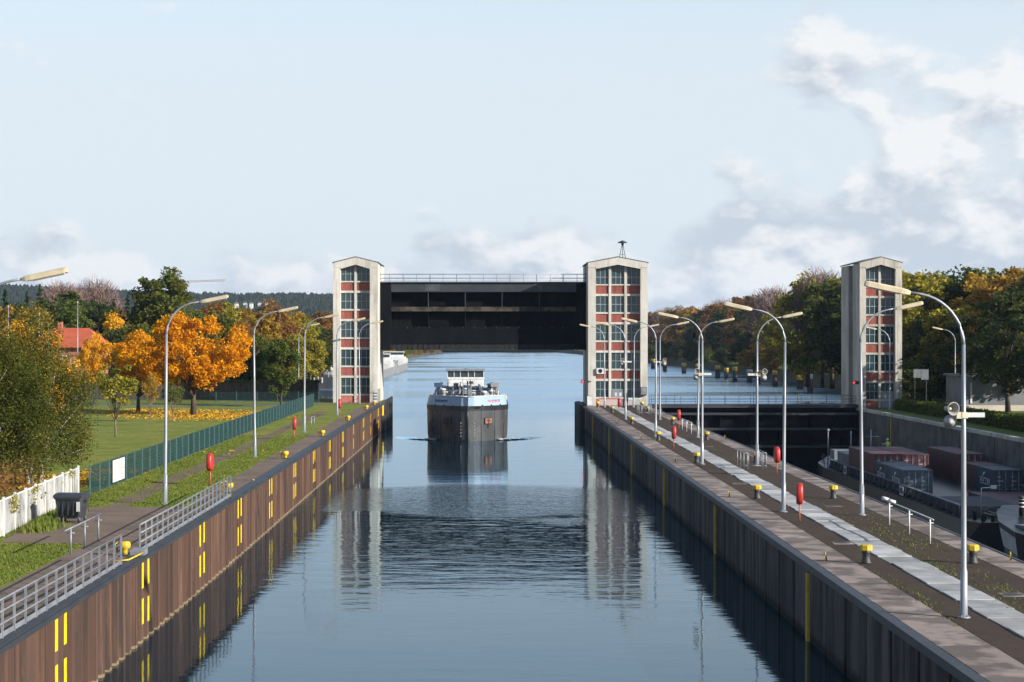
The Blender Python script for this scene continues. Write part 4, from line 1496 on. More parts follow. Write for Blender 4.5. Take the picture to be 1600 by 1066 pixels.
# bow in plan: a blunt wedge
PL = [(0.0, 0.04)] + [(7.2 * (q / 12) ** 1.35, 4.60 * math.sin(q / 12 * math.pi / 2) ** 0.92) for q in range(1, 13)] + [(14, 4.62)]
loft_hull([(y, w_ * 0.985, w_, -0.6, 3.36) for y, w_ in PL] + [(14.01, 4.62, 4.62, -0.6, 2.7), (74, 4.62, 4.62, -0.6, 2.7), (77, 4.3, 4.5, -0.3, 2.9), (80, 3.6, 4.1, 0.1, 2.9)], 'hull', M['hull_grey'], bg_)
band([(y, w_, w_) for y, w_ in PL], 'rubbing_strake', M['hull_black'], bg_, 3.36, 3.90, 0.03)
bl = band([(y + 0.05 * (i == 0), w_, w_ * 0.955 + 0.0) for i, (y, w_) in enumerate(PL[:11])], 'bulwark', M['hull_blue'], bg_, 3.90, 4.93, 0.0)
band([(y + 0.12, w_ - 0.08, w_ * 0.955 - 0.08) for i, (y, w_) in enumerate(PL[:11])], 'bulwark_lining', M['white'], bg_, 3.40, 4.90, 0.0)
band([(PL[10][0], PL[10][1], PL[10][1] * .955), (PL[12][0], PL[12][1], PL[12][1] * .96), (9.5, 4.62, 4.45)], 'bulwark_end', M['hull_black'], bg_, 3.90, 4.75, 0.0)
rl = MB()
for sgn in (-1, 1):
    rl.tube([(sgn * (w_ * 0.955 + 0.02), y, 4.95) for y, w_ in PL[:11]], 0.06, 6)
rl.build('bulwark_rail', M['white'], bg_, local=True)
stem = MB()
stem.tube([(0, -0.02, -0.4), (0, -0.05, 4.9)], 0.05, 6)
stem.build('stem_bar', M['hull_black'], bg_, local=True)
MB().box(-4.4, 4.4, 5.3, 14, 3.30, 3.38).build('foredeck', M['deck'], bg_, local=True)
MB().box(-4.55, 4.55, 14.02, 78, 2.62, 2.72).build('deck', M['deck'], bg_, local=True)
# anchor pockets and draught marks: placed on the bow facets
def on_bow(s, u, z, out):
    """s side, u metres from the stem in x, z height -> point on the bow facet and facet angle"""
    for (ya, wa), (yb, wb) in zip(PL[:-1], PL[1:]):
        if wa <= u <= wb:
            f_ = (u - wa) / (wb - wa)
            ang_ = math.atan2(yb - ya, (wb - wa))
            return Vector((s * (u + out * math.sin(ang_)), ya + (yb - ya) * f_ - out * math.cos(ang_), z)), s * ang_
    return Vector((s * u, 7, z)), s * 1.5


for s_, mt in ((1, 'orange'), (-1, 'hull_black')):
    p_, a_ = on_bow(s_, 2.25, 2.22, 0.03)
    o_ = MB().cbox(-0.62, 0.62, -0.06, 0.06, -0.36, 0.36, 0.03).build('anchor_pocket', M[mt if mt != 'orange' else 'hull_black'], bg_, local=True)
    o_.location, o_.rotation_euler = p_, (0, 0, a_)
    if s_ > 0:
        m = MB()
        m.box(-0.52, 0.52, -0.085, -0.062, -0.29, 0.29)
        m.build('pocket_plate', M['pocket'], o_, local=True)
    m = MB()
    m.box(-0.05, 0.05, -0.15, -0.09, -0.75, 0.12)
    m.box(-0.28, 0.28, -0.14, -0.088, -0.02, 0.1)
    m.box(-0.12, 0.12, -0.14, -0.088, 0.1, 0.24)
    m.build('anchor', M['black'], o_, local=True)
for s_, mt in ((1, 'pinkmark'), (-1, 'navy')):      # name boards: too small to read in the photograph
    for j in range(9):
        p_, a_ = on_bow(s_, 2.32 + j * 0.165, 4.38, 0.0)
        p_.x -= s_ * 0.06
        k2 = 0.12 if j % 3 else 0.135
        m = MB()
        m.box(-k2 / 2, -k2 / 2 + 0.04, -0.03, 0.03, -0.15, 0.15)
        m.box(k2 / 2 - 0.04, k2 / 2, -0.03, 0.03, -0.15 if j % 2 else -0.02, 0.15)
        m.box(-k2 / 2, k2 / 2, -0.03, 0.03, (-0.03, 0.10, -0.15)[j % 3], (0.03, 0.15, -0.10)[j % 3])
        o_ = m.build('name_letter', M[mt], bg_, local=True)
        o_.location, o_.rotation_euler = p_, (0, 0, a_)
mw = MB()
for s_ in (-1, 1):
    for j in range(3):
        p_, a_ = on_bow(s_, 1.6 + j * 1.0, 3.95, 0.05)
        mw.box(p_.x - .08, p_.x + .08, p_.y - .05, p_.y + .05, 3.9, 4.02)
mw.build('scupper', M['black'], bg_, local=True)
m = MB()
for s_ in (-1, 1):
    for u in (1.5, 3.0, 4.0):
        p_, a_ = on_bow(s_, u, 0, 0.0)
        m.tube([(p_.x + s_ * .004, p_.y - .006, 0.0), (p_.x + s_ * .004, p_.y - .006, 3.34)], 0.022, 4)
m.build('plate_seam', M['hull_black'], bg_, local=True)
for s_ in (-1, 1):
    m = MB()
    for j in range(5):
        p_, a_ = on_bow(s_, 0.75, 0.55 + j * .36, 0.02)
        m.box(p_.x - .05, p_.x + .05, p_.y - .03, p_.y + .03, 0.5 + j * .36, 0.64 + j * .36)
    tag(m.build('draught_marks', M['letter0'], bg_, local=True), kind='stuff')
# deck gear
fm = MB()
fm.tube([(0, 5.4, 3.3), (0, 5.4, 6.55)], 0.075, 8)
fm.tube([(-0.55, 5.4, 6.2), (0.75, 5.4, 6.2)], 0.03, 5)
fm.box(0.15, 0.65, 5.2, 5.5, 6.25, 6.5)
fm.build('foremast', M['black'], bg_, local=True)
m = MB()
for x in (-1.6, 1.6):
    m.tube([(x - 0.9, 6.6, 3.85), (x + 0.9, 6.6, 3.85)], 0.42, 12)
    m.box(x - 1.0, x + 1.0, 6.3, 7.2, 3.35, 3.6)
m.build('windlass', M['pipe'], bg_, local=True)
m = MB()
for s_ in (-1, 1):
    for y in (4.6, 8.2):
        for dx_ in (0, 0.55):
            m.lathe([(0.16, 3.35), (0.15, 3.9), (0.19, 3.95), (0.19, 4.02), (0.02, 4.03)], 10, (s_ * (2.6 + dx_), y + 0.3, 0))
m.build('deck_bollard', M['black'], bg_, local=True)
rg = random.Random(11)
m = MB()
for j in range(7):
    x = -2.7 + j * 0.9
    m.tube([(x, 20, 4.3 + 0.2 * (j % 3)), (x, 60, 4.3 + 0.2 * (j % 3))], 0.13 + 0.06 * (j % 2), 8)
for j in range(9):
    y = 22 + j * 4.2
    z = 4.5 + rg.uniform(-.3, .3)
    m.tube([(-3.4, y, 3.0), (-3.4, y, z), (3.4, y, z), (3.4, y, 3.0)], 0.10, 8)
m.build('cargo_pipe', M['pipe'], bg_, local=True)
th_me = MB().lathe([(0.32, 2.0), (0.32, 3.6), (0.40, 3.62), (0.40, 3.75), (0.1, 3.85)], 10).mesh('tank_hatch', M['white'])
for j in range(16):
    inst('tank_hatch', th_me, bg_, (rg.uniform(-3.2, 3.2), 12 + j * 2.8, rg.uniform(.7, 1.5)))
m = MB()
for j in range(26):
    x, y, z = rg.uniform(-3.6, 3.6), rg.uniform(12, 50), rg.uniform(4.4, 5.5)
    m.lathe([(0.03, 0), (0.22, 0.01), (0.22, 0.06), (0.03, 0.07)], 9, (x, y, z))
    m.box(x - .05, x + .05, y - .05, y + .05, 2.7, z)
m.build('valve_wheel', M['navy'], bg_, local=True)
m = MB()
for j in range(10):
    m.box(-0.55 + 0.02, 0.55, 18 + j * 4, 21.9 + j * 4, 4.72, 4.78)
    for s_ in (-0.5, 0.5):
        m.box(s_ - .03, s_ + .03, 18 + j * 4, 18.1 + j * 4, 2.7, 5.7)
for s_ in (-0.5, 0.5):
    for z in (5.25, 5.7):
        m.tube([(s_, 18, z), (s_, 58, z)], 0.03, 5)
m.build('catwalk', M['pipe'], bg_, local=True)
for s_, mt in ((-1, 'navy'), (1, 'pipe')):
    cx = s_ * 3.55
    cr = MB()
    cr.lathe([(0.22, 2.7), (0.2, 5.0), (0.26, 5.05), (0.26, 5.35)], 10, (cx, 30, 0))
    cr.tube([(cx, 30, 5.3), (cx - s_ * 0.2, 36, 5.55), (cx - s_ * 0.3, 41, 5.45)], 0.16, 8)
    cr.box(cx - 0.55, cx + 0.45, 29.2, 31.0, 5.25, 5.75)
    cr.build('hose_crane', M[mt], bg_, local=True)
    hs = MB()
    for j in range(4):
        hs.tube([(cx - .5 + j * .28, 33, 2.9), (cx - .4 + j * .28, 34, 4.9 - .1 * j), (cx - .3 + j * .25, 36, 4.8), (cx - .2 + j * .2, 37, 3.0)], 0.07, 6)
    hs.build('hose', M['black' if s_ < 0 else 'cream'], bg_, local=True)
m = MB()
for s_ in (-1, 1):
    for y in np.arange(10, 74, 2.0):
        m.box(s_ * 4.5 - .02, s_ * 4.5 + .02, y - .02, y + .02, 2.7, 3.75)
    for z in (3.2, 3.75):
        m.tube([(s_ * 4.5, 14, z), (s_ * 4.5, 74, z)], 0.025, 5)
m.build('deck_railing', M['white'], bg_, local=True)
MB().cbox(3.9, 4.45, 6.4, 7.2, 4.2, 4.85, 0.05).build('light_box', M['cream'], bg_, local=True)
# stern house and wheelhouse
ho = MB()
ho.cbox(-4.0, 4.0, 60, 75, 2.7, 4.3, 0.1)
ho.cbox(-2.65, 2.5, 66, 73, 4.3, 5.42, 0.1)
ho.build('deckhouse', M['white'], bg_, local=True)
wh = MB()
wh.cbox(-2.75, 2.6, 66.0, 71.5, 5.42, 5.72, 0.06)
for x in (-2.7, -1.75, -0.85, 0.3, 1.2, 2.5):
    wh.box(x - 0.05, x + 0.05, 66.02, 66.12, 5.70, 6.64)
for s_ in (-2.7, 2.5):
    for y in (67.8, 69.6, 71.4):
        wh.box(s_ - 0.05, s_ + 0.05, y - .05, y + .05, 5.70, 6.64)
wb_ = wh.build('wheelhouse', M['white'], bg_, local=True)
MB().box(-2.64, 2.46, 66.14, 71.3, 5.72, 6.63).build('window_band', M['glass'], wb_, local=True)
m = MB()
m.cbox(-2.95, 2.8, 65.7, 71.8, 6.64, 6.86, 0.06)
m.box(-0.3, 0.3, 67, 67.4, 6.86, 7.0)
m.build('wheelhouse_roof', M['galv'], wb_, local=True)
# foam at the shoulder of the bow
fo = []
fq = []
rf = np.random.default_rng(8)
for j in range(900):
    s_ = 1 if j % 4 else -1
    u = rf.random() ** 1.6
    x = -2.05 + s_ * (3.6 + u * 3.2) + rf.normal() * .08
    y = 214 + u * 2.8 + rf.normal() * .35
    r_ = 0.06 + 0.13 * rf.random() * (1 - u * .6)
    b0_ = len(fo)
    zc = 0.02 + rf.random() * 0.12 * (1 - u)
    for q in range(4):
        fo.append((x + r_ * 1.6 * math.cos(q * 1.57 + j), y + r_ * math.sin(q * 1.57 + j), zc + 0.05 * rf.random()))
    fq.append((b0_, b0_ + 1, b0_ + 2, b0_ + 3))
tag(inst('bow_foam', np_mesh('bow_foam', fo, fq, M['foam'])), 'white foam breaking at the shoulder of the tanker bow', 'foam', kind='stuff')


bwv, bwf = [], []
for s_ in (-1, 1):
    for line in range(3):
        prev = None
        for j in range(26):
            u = j / 25
            x = -2.05 + s_ * (3.4 + line * 1.1 + u * (8.5 - line))
            y = 214.0 + line * 2.2 + u * u * 6.0 + u * 3
            h_ = 0.16 * math.sin(math.pi * min(1, u * 1.6 + .12)) * (1 - u * .55) * (1 - line * .25)
            if abs(x) > 12.0:
                break
            b0_ = len(bwv)
            for q, (dy_, k2) in enumerate(((-.75, 0), (-.3, .75), (0, 1), (.35, .6), (.85, 0))):
                bwv.append((x, y + dy_, -.005 + h_ * k2 * (1 + .25 * math.sin(j * 2.3 + q))))
            if prev is not None:
                for q in range(4):
                    bwf.append((prev + q, b0_ + q, b0_ + q + 1, prev + q + 1))
            prev = b0_
bwm = np_mesh('bow_wave', bwv, bwf, M['water'])
bwm.polygons.foreach_set('use_smooth', [True] * len(bwm.polygons))
tag(inst('bow_wave', bwm), 'low bow wave spreading on both sides of the tanker', 'wave', kind='stuff')


def far_barge(x, y, z, L, hw, hull, cabin_h, label, bow='white', rz=0.0):
    t = empty('moored_barge', (x, y, z), rz, label, 'ship', 'vessels moored beyond the gate')
    loft_hull([(0, 0.3, 0.6, -0.3, 3.4), (3, hw * .6, hw * .72, -0.5, 3.2), (8, hw * .96, hw, -0.6, 2.9), (12, hw, hw, -0.6, 2.5), (L - 4, hw, hw, -0.6, 2.5), (L, hw * .8, hw * .9, 0, 2.7)], 'hull', M[hull], t)
    MB().box(-hw + .9, hw - .9, 13, L - 18, 2.5, 3.5).build('hatch_coaming', M['hull_lightgrey'], t, local=True)
    MB().cbox(-hw + .5, hw - .5, L - 16, L - 4, 2.4, 4.6, 0.1).build('deckhouse', M['white'], t, local=True)
    wh_ = MB().cbox(-hw + 1.2, hw - 1.2, L - 14, L - 8, 4.6, 5.4, 0.1).build('wheelhouse', M['white'], t, local=True)
    MB().box(-hw + 1.25, hw - 1.25, L - 13.9, L - 8.1, 5.4, 5.4 + cabin_h).build('window_band', M['glass'], wh_, local=True)
    MB().cbox(-hw + 1.0, hw - 1.0, L - 14.4, L - 7.6, 5.4 + cabin_h, 5.65 + cabin_h, 0.05).build('wheelhouse_roof', M['white'], wh_, local=True)
    m_ = MB()
    for s_ in (-1, 1):
        for yy in np.arange(2, L - 3, 3.0):
            hh = hw * min(1, .5 + yy / 14)
            m_.box(s_ * hh - .05, s_ * hh + .05, yy - .05, yy + .05, 2.5, 4.1)
    tag(m_.build('railing', M[bow], t, local=True), kind='stuff')
    m_ = MB()
    m_.tube([(0, 4, 3), (0, 4, 7)], 0.09, 6)
    m_.cbox(-1.4, 1.4, 2.5, 6, 3.1, 3.9, 0.1)
    m_.build('foredeck_gear', M[bow], t, local=True)
    return t


far_barge(-33.2, 508, 0, 92, 4.7, 'hull_lightgrey', 0.9, 'light grey barge with white cabin moored beyond the left tower')
far_barge(-32.8, 607, 0, 84, 4.6, 'hull_lightgrey', 0.9, 'farther grey and white vessel moored behind the grey barge')
far_barge(-39.5, 428, 0, 60, 4.6, 'hull_black', 0.8, 'black barge end moored in the basin left of the left tower')

# ------------------------------------------------------------------ container barge in the second chamber
SX = 40.15
cb = empty('container_barge', (SX, 136, ZW2), label='dark container barge lying low in the second chamber', cat='ship')
HB = 5.75
loft_hull([(0, HB * .8, HB * .88, -.3, 2.3), (3, HB, HB, -.6, 2.2), (60, HB, HB, -.6, 2.2), (65, HB * .9, HB * .95, -.5, 2.35), (70, HB * .45, HB * .6, -.2, 2.75), (71.5, 0.6, 1.2, 0, 2.8)], 'hull', M['hull_black'], cb)
m = MB()
for s_ in (-1, 1):
    m.box(s_ * (HB - 0.75) - .05, s_ * (HB - 0.75) + .05, 6, 60, 2.2, 2.95)
m.box(-HB + .8, HB - .8, 5.95, 6.1, 2.2, 2.95)
m.box(-HB + .8, HB - .8, 59.9, 60.05, 2.2, 2.95)
co_ = m.build('coaming', M['deck'], cb, local=True)
cap_ = MB()
for s_ in (-1, 1):
    cap_.box(s_ * (HB - 0.75) - .16, s_ * (HB - 0.75) + .16, 6, 60, 2.95, 3.02)
cap_.build('coaming_cap', M['cont_grey'], co_, local=True)
br_me = MB().prism([(0.0, 2.2), (-0.55, 2.2), (-0.18, 2.93), (0, 2.93)], 'y', 0, 0.12).mesh('coaming_bracket', M['deck'])
for i in range(27):
    inst('coaming_bracket', br_me, cb, (-(HB - 0.80), 6.5 + i * 2.0, 0))
m = MB()
for y in np.arange(4, 62, 2.0):
    m.box(-HB + .05, -HB + .11, y - .03, y + .03, 2.2, 3.15)
for z in (2.65, 3.15):
    m.tube([(-HB + .08, 4, z), (-HB + .08, 62, z)], 0.03, 5)
m.build('deck_railing', M['deck'], cb, local=True)
for y in (22.5, 47.5):
    o_ = MB().box(-HB + 0.0, -HB + 0.03, y, y + 1.5, 2.35, 3.1).build('name_plate', M['white'], cb, local=True)
    m = MB()
    for j in range(4):
        m.box(-HB - 0.012, -HB - 0.002, y + .15 + j * .32, y + .37 + j * .32, 2.5, 2.95)
    m.build('plate_marks', M['deck'], o_, local=True)
MB().box(-HB + .9, HB - .9, 6.2, 24.8, 1.3, 1.45).build('hold_floor', M['cont_red'], cb, local=True)
m = MB()
m.box(-HB + .9, -0.1, 6.3, 17.2, 1.46, 2.75)
m.build('hatch_cover', M['deck'], cb, local=True)
m = MB()
m.box(0.1, HB - .9, 6.3, 24.4, 1.46, 2.55)
m.build('hatch_cover', M['cont_red'], cb, local=True)
m = MB()
m.box(-HB + 1.2, -1.0, 60.4, 63.0, 2.3, 3.9)
m.box(1.0, HB - 1.6, 60.6, 63, 2.3, 3.5)
m.build('fore_locker', M['cont_grey'], cb, local=True)
m = MB()
for x in (-4.2, -1.8):
    m.tube([(x, 66, 2.5), (x, 66, 5.6)], 0.06, 6)
m.lathe([(0.02, 0), (0.16, .08), (0.16, .2), (0.02, .3)], 8, (-4.2, 66, 5.55))
m.tube([(-0.4, 62.5, 2.3), (-0.4, 62.5, 5.9)], 0.06, 6)
m.tube([(-0.9, 62.5, 5.2), (0.6, 62.5, 5.2)], 0.04, 5)
m.build('mast', M['galv'], cb, local=True)
for x, y, z in ((-4.4, 67.5, .2), (-3.6, 67.5, .2), (-4.6, 1.4, 0), (-3.9, 1.4, 0), (-4.6, 3.8, 0), (-3.9, 3.8, 0)):
    MB().lathe([(0.15, 2.2 + z), (0.13, 2.75 + z), (0.18, 2.85 + z), (0.02, 2.87 + z)], 8, (x, y, 0)).build('deck_bollard', M['black'], cb, local=True)
MB().box(-3.2, -1.2, 1.0, 3.4, 2.25, 3.0).build('deck_winch', M['black'], cb, local=True)
m = MB()
m.tube([(-3.9, 4.6, 2.2), (-3.9, 4.6, 4.4), (-3.0, 4.6, 4.45)], 0.05, 6)
m.box(-3.2, -2.8, 4.5, 4.7, 4.35, 4.6)
m.build('stern_light', M['white'], cb, local=True)


def text_mesh(s, size, mat, name='lettering'):
    cu = bpy.data.curves.new('t', 'FONT')
    cu.body = s
    cu.size = size
    cu.extrude = 0.006
    cu.align_x = 'CENTER'
    cu.resolution_u = 2
    ob = bpy.data.objects.new('t', cu)
    col.objects.link(ob)
    dg = bpy.context.evaluated_depsgraph_get()
    me = bpy.data.meshes.new_from_object(ob.evaluated_get(dg))
    bpy.data.objects.remove(ob)
    bpy.data.curves.remove(cu)
    me.materials.clear()
    me.materials.append(mat)
    me.name = name
    return me


M['letter'] = surf('white_lettering', (0.62, 0.64, 0.66), (0.5, 0.52, 0.54), 3, 0.6)
txt_me = text_mesh('EUCON', 0.92, M['letter'])


def container(x, y, z, L, H, mat, label, logo=False, group='containers on the barge'):
    W = 2.44
    t = empty('container', (x, y, z), label=label, cat='container', group=group)
    m_ = MB()
    for xx in (0, W):                                     # corrugated sides
        n_ = int(L / 0.28)
        rp_ = []
        s_ = -1 if xx == 0 else 1
        for j in range(n_):
            a_ = 0.12 + j * (L - 0.24) / n_
            d_ = (L - 0.24) / n_
            rp_ += [(xx - s_ * 0.02, a_), (xx - s_ * 0.02, a_ + d_ * .4), (xx - s_ * 0.055, a_ + d_ * .5), (xx - s_ * 0.055, a_ + d_ * .9)]
        rp_.append((xx - s_ * 0.02, L - 0.12))
        m_.rings([[(p_[0], p_[1], 0.14) for p_ in rp_], [(p_[0], p_[1], H - 0.10) for p_ in rp_]], False, cap=False, close=False)
    m_.box(0.06, W - 0.06, L - 0.10, L - 0.06, 0.1, H - 0.1)
    m_.build('shell', mat, t, local=True)
    fr_ = MB()
    for xx in (0, W - 0.12):
        for yy in (0, L - 0.12):
            fr_.box(xx, xx + 0.12, yy, yy + 0.12, 0, H)
        fr_.box(xx + 0.003, xx + 0.117, 0.12, L - 0.12, 0.003, 0.14)
        fr_.box(xx + 0.003, xx + 0.117, 0.12, L - 0.12, H - 0.10, H - 0.003)
    for yy in (0, L - 0.12):
        fr_.box(0.12, W - 0.12, yy + 0.003, yy + 0.117, 0.003, 0.14)
        fr_.box(0.12, W - 0.12, yy + 0.003, yy + 0.117, H - 0.12, H - 0.003)
    fr_.build('corner_frame', mat, t, local=True)
    MB().box(0.1, W - 0.1, 0.1, L - 0.1, H - 0.06, H - 0.02).build('roof', mat, t, local=True)
    for q in (0, 1):                                      # two door leaves with rods on the near end
        xa = 0.13 + q * 1.10
        d_ = MB()
        d_.box(xa, xa + 1.08, 0.05, 0.10, 0.15, H - 0.13)
        for j in range(5):
            d_.box(xa + 0.05, xa + 1.03, 0.03, 0.052, 0.25 + j * (H - .4) / 5, 0.25 + (j + .55) * (H - .4) / 5)
        dd_ = d_.build('door', mat, t, local=True)
        rd = MB()
        for f_ in (0.28, 0.78):
            rd.tube([(xa + 1.08 * f_, 0.0, 0.12), (xa + 1.08 * f_, 0.0, H - 0.1)], 0.022, 6)
            rd.box(xa + 1.08 * f_ - 0.06, xa + 1.08 * f_ + 0.16, -0.03, 0.0, 0.95, 1.0)
        rd.build('locking_rod', M['rods'], dd_, local=True)
        mk_ = MB()
        for j in range(3 + q):
            mk_.box(xa + 0.14 + 0.1 * q, xa + 0.42 + 0.22 * (j % 2), 0.015, 0.028, H - 0.62 - 0.34 * j, H - 0.57 - 0.34 * j)
        mk_.build('door_marks', M['letter'], dd_, local=True)
    if logo:
        o_ = inst('lettering', txt_me, t, (-0.012, L * 0.50, H * 0.44), (R(90), 0, R(-90)))
        a_ = MB()
        for j in range(8):
            th = R(95 + j * 14)
            th2 = R(95 + (j + 1) * 14)
            r1, r2 = 0.62, 0.62 - 0.035 * (8 - j) - .05
            P_ = lambda r_, t_: (-0.012, L * 0.50 - r_ * 1.2 * math.cos(t_), H * 0.72 + r_ * math.sin(t_) * 0.62)
            a_.add([P_(r1, th), P_(r1, th2), P_(r2, th2), P_(r2, th)], [(0, 1, 2, 3)])
        a_.build('swoosh', M['letter'], t, local=True)
    return t


zc = ZW2 + 1.45
container(35.22, 162.0, zc + .2, 6.06, 2.59, M['cont_blue'], 'slate blue container nearest on the left side of the barge', True)
container(35.22, 168.15, zc + .2, 6.06, 2.59, M['cont_navy'], 'darker slate container directly behind the slate blue one', True)
container(35.22, 174.4, zc + .5, 12.19, 2.90, M['cont_red'], 'long maroon container at the left coaming of the barge')
container(37.75, 174.4, zc + .5, 12.19, 2.90, M['cont_red'], 'long maroon container second from the left coaming, white marks on its door')
container(42.85, 162.0, zc + .2, 6.06, 2.59, M['cont_navy'], 'dark slate lettered container nearest on the right side of the barge', True)
container(42.85, 168.15, zc + .2, 6.06, 2.59, M['cont_red'], 'short maroon container between dark slate and tall maroon on the right')
container(42.85, 174.4, zc + .5, 12.19, 2.90, M['cont_red'], 'long maroon container on the right side of the barge by the wall')
container(35.3, 187.0, zc, 6.06, 2.59, M['cont_grey'], 'pale grey container farthest forward on the left of the barge')
container(40.3, 162.0, zc - 1.3, 12.19, 1.9, M['cont_red'], 'low maroon container deep in the gap between the two rows')

# second vessel: dark bow with white shoulder, nearest in the second chamber
vb = empty('moored_boat', (34.7, 127.5, ZW2), math.pi + 0.30, 'dark vessel with white bow shoulder moored astern of the container barge', 'ship')
# local +y runs astern, towards the camera after the half turn
secs = [(0.0, 0.15, 0.5, 0.4, 4.3), (1.2, 0.9, 1.7, 0.0, 4.0), (3.0, 2.0, 2.7, -.4, 3.6), (6, 3.0, 3.4, -.6, 3.2), (10, 3.5, 3.6, -.6, 2.9), (40, 3.5, 3.6, -.6, 2.7)]
loft_hull(secs, 'hull', M['hull_black'], vb)
m = MB()
for s_ in (-1, 1):
    pts_t, pts_b = [], []
    for (y, wb, wt_, zb, zt) in secs[1:4]:
        f1, f0 = 0.90, 0.60
        def at_(f_):
            k2 = (f_ - 0.3) / 0.7
            return (s_ * (wb + (wt_ - wb) * k2 + 0.015), y, zb + (zt - zb) * f_)
        pts_t.append(at_(f1)); pts_b.append(at_(f0))
    m.rings([[b2, t2_] for b2, t2_ in zip(pts_b, pts_t)], False, cap=False, close=False)
m.build('white_shoulder', M['white'], vb, local=True)
m = MB()
for x in (-0.55, 0.55):
    m.lathe([(0.2, 3.8), (0.2, 4.9), (0.26, 4.95), (0.26, 5.1), (0.02, 5.12)], 10, (x, 2.4, 0))
m.build('mooring_bollard', M['black'], vb, local=True)
m = MB()
for x in (-0.55, 0.55):
    for z in (4.35, 4.6, 4.85):
        m.lathe([(0.215, 0), (0.215, 0.1)], 10, (x, 2.4, z))
m.build('bollard_band', M['white'], vb, local=True)
MB().box(-2.4, 2.4, 4.5, 30, 2.9, 3.5).build('deck_trunk', M['cont_grey'], vb, local=True)
m = MB()
m.cbox(-2.2, 2.2, 14, 26, 3.5, 5.2, 0.1)
m.build('deckhouse', M['white'], vb, local=True)
for j, (p0, p1) in enumerate((((36.2, 138.4, ZW2 + 2.9), (35.4, 125.2, ZW2 + 5.0)), ((35.6, 137.4, ZW2 + 2.9), (35.4, 125.2, ZW2 + 4.75)))):
    a, b_ = Vector(p0), Vector(p1)
    pts = [a.lerp(b_, k2 / 8) - Vector((0, 0, 0.5 * (1 - (2 * k2 / 8 - 1) ** 2))) for k2 in range(9)]
    o_ = MB().tube(pts, 0.035, 6).build('mooring_rope', M['rope'], org=p0)
    tag(o_, '%s mooring rope between the container barge and the dark vessel' % ('upper' if j == 0 else 'lower'), 'rope', 'mooring ropes between the vessels')

# person in a hi-vis jacket on the container barge foredeck
def person(x, y, z, rz, label):
    t = empty('person', (x, y, z), rz, label, 'person')
    me = bpy.data.meshes.new('body')
    J = {'pelvis': (0, 0, .95, .15), 'chest': (0, 0, 1.28, .17), 'neck': (0, 0, 1.48, .07), 'head': (0, -.02, 1.62, .105), 'top': (0, -.01, 1.74, .07),
         'shl': (.19, 0, 1.40, .075), 'ell': (.36, -.06, 1.22, .055), 'hal': (.58, -.2, 1.28, .045), 'shr': (-.19, 0, 1.40, .075), 'elr': (-.27, .03, 1.14, .055), 'har': (-.25, -.14, .95, .045),
         'hil': (.10, 0, .90, .11), 'knl': (.12, -.03, .5, .08), 'anl': (.12, .02, .09, .06), 'tol': (.13, -.14, .05, .05),
         'hir': (-.10, 0, .90, .11), 'knr': (-.12, -.02, .5, .08), 'anr': (-.12, .03, .09, .06), 'tor': (-.13, -.13, .05, .05)}
    E = [('pelvis', 'chest'), ('chest', 'neck'), ('neck', 'head'), ('head', 'top'), ('chest', 'shl'), ('shl', 'ell'), ('ell', 'hal'), ('chest', 'shr'), ('shr', 'elr'), ('elr', 'har'),
         ('pelvis', 'hil'), ('hil', 'knl'), ('knl', 'anl'), ('anl', 'tol'), ('pelvis', 'hir'), ('hir', 'knr'), ('knr', 'anr'), ('anr', 'tor')]
    ks = list(J)
    me.from_pydata([J[k2][:3] for k2 in ks], [(ks.index(a_), ks.index(b2)) for a_, b2 in E], [])
    ob = bpy.data.objects.new('body', me)
    col.objects.link(ob)
    ob.modifiers.new('skin', 'SKIN')
    for i_, k2 in enumerate(ks):
        me.skin_vertices[0].data[i_].radius = (J[k2][3], J[k2][3] * .85)
    me.skin_vertices[0].data[0].use_root = True
    ob.modifiers.new('sub', 'SUBSURF').levels = 2
    dg = bpy.context.evaluated_depsgraph_get()
    m2 = bpy.data.meshes.new_from_object(ob.evaluated_get(dg))
    bpy.data.objects.remove(ob)
    m2.materials.clear()
    for k2 in ('navy', 'hivis', 'skin'):
        m2.materials.append(M[k2])
    for p_ in m2.polygons:
        c_ = p_.center
        p_.material_index = 2 if c_.z > 1.50 or abs(c_.x) > .52 else (1 if c_.z > .88 else 0)
        p_.use_smooth = True
    m2.name = 'body'
    inst('body', m2, t)
    h_ = MB()
    h_.lathe([(0.125, 1.64), (0.13, 1.70), (0.10, 1.79), (0.03, 1.83)], 12, (0, -.01, 0))
    h_.build('helmet', M['white'], t, local=True)


person(39.8, 190.5, ZW2 + 3.6, R(200), 'crew member in a bright green jacket reaching out on the container barge')

# ------------------------------------------------------------------ mooring dolphins
def dolphin(x, y, h, r, label, group, cap='yellow', mat='pole_wood'):
    t = empty('mooring_dolphin', (x, y, -1), label=label, cat='dolphin', group=group)
    MB().lathe([(r, 0), (r, h + 1 - 1.1)], 10).build('pile', M[mat], t, local=True)
    MB().lathe([(r * 1.04, h - 0.1), (r * 1.04, h + 0.95), (r * 0.9, h + 1.0), (0.02, h + 1.02)], 10).build('cap', M[cap], t, local=True)


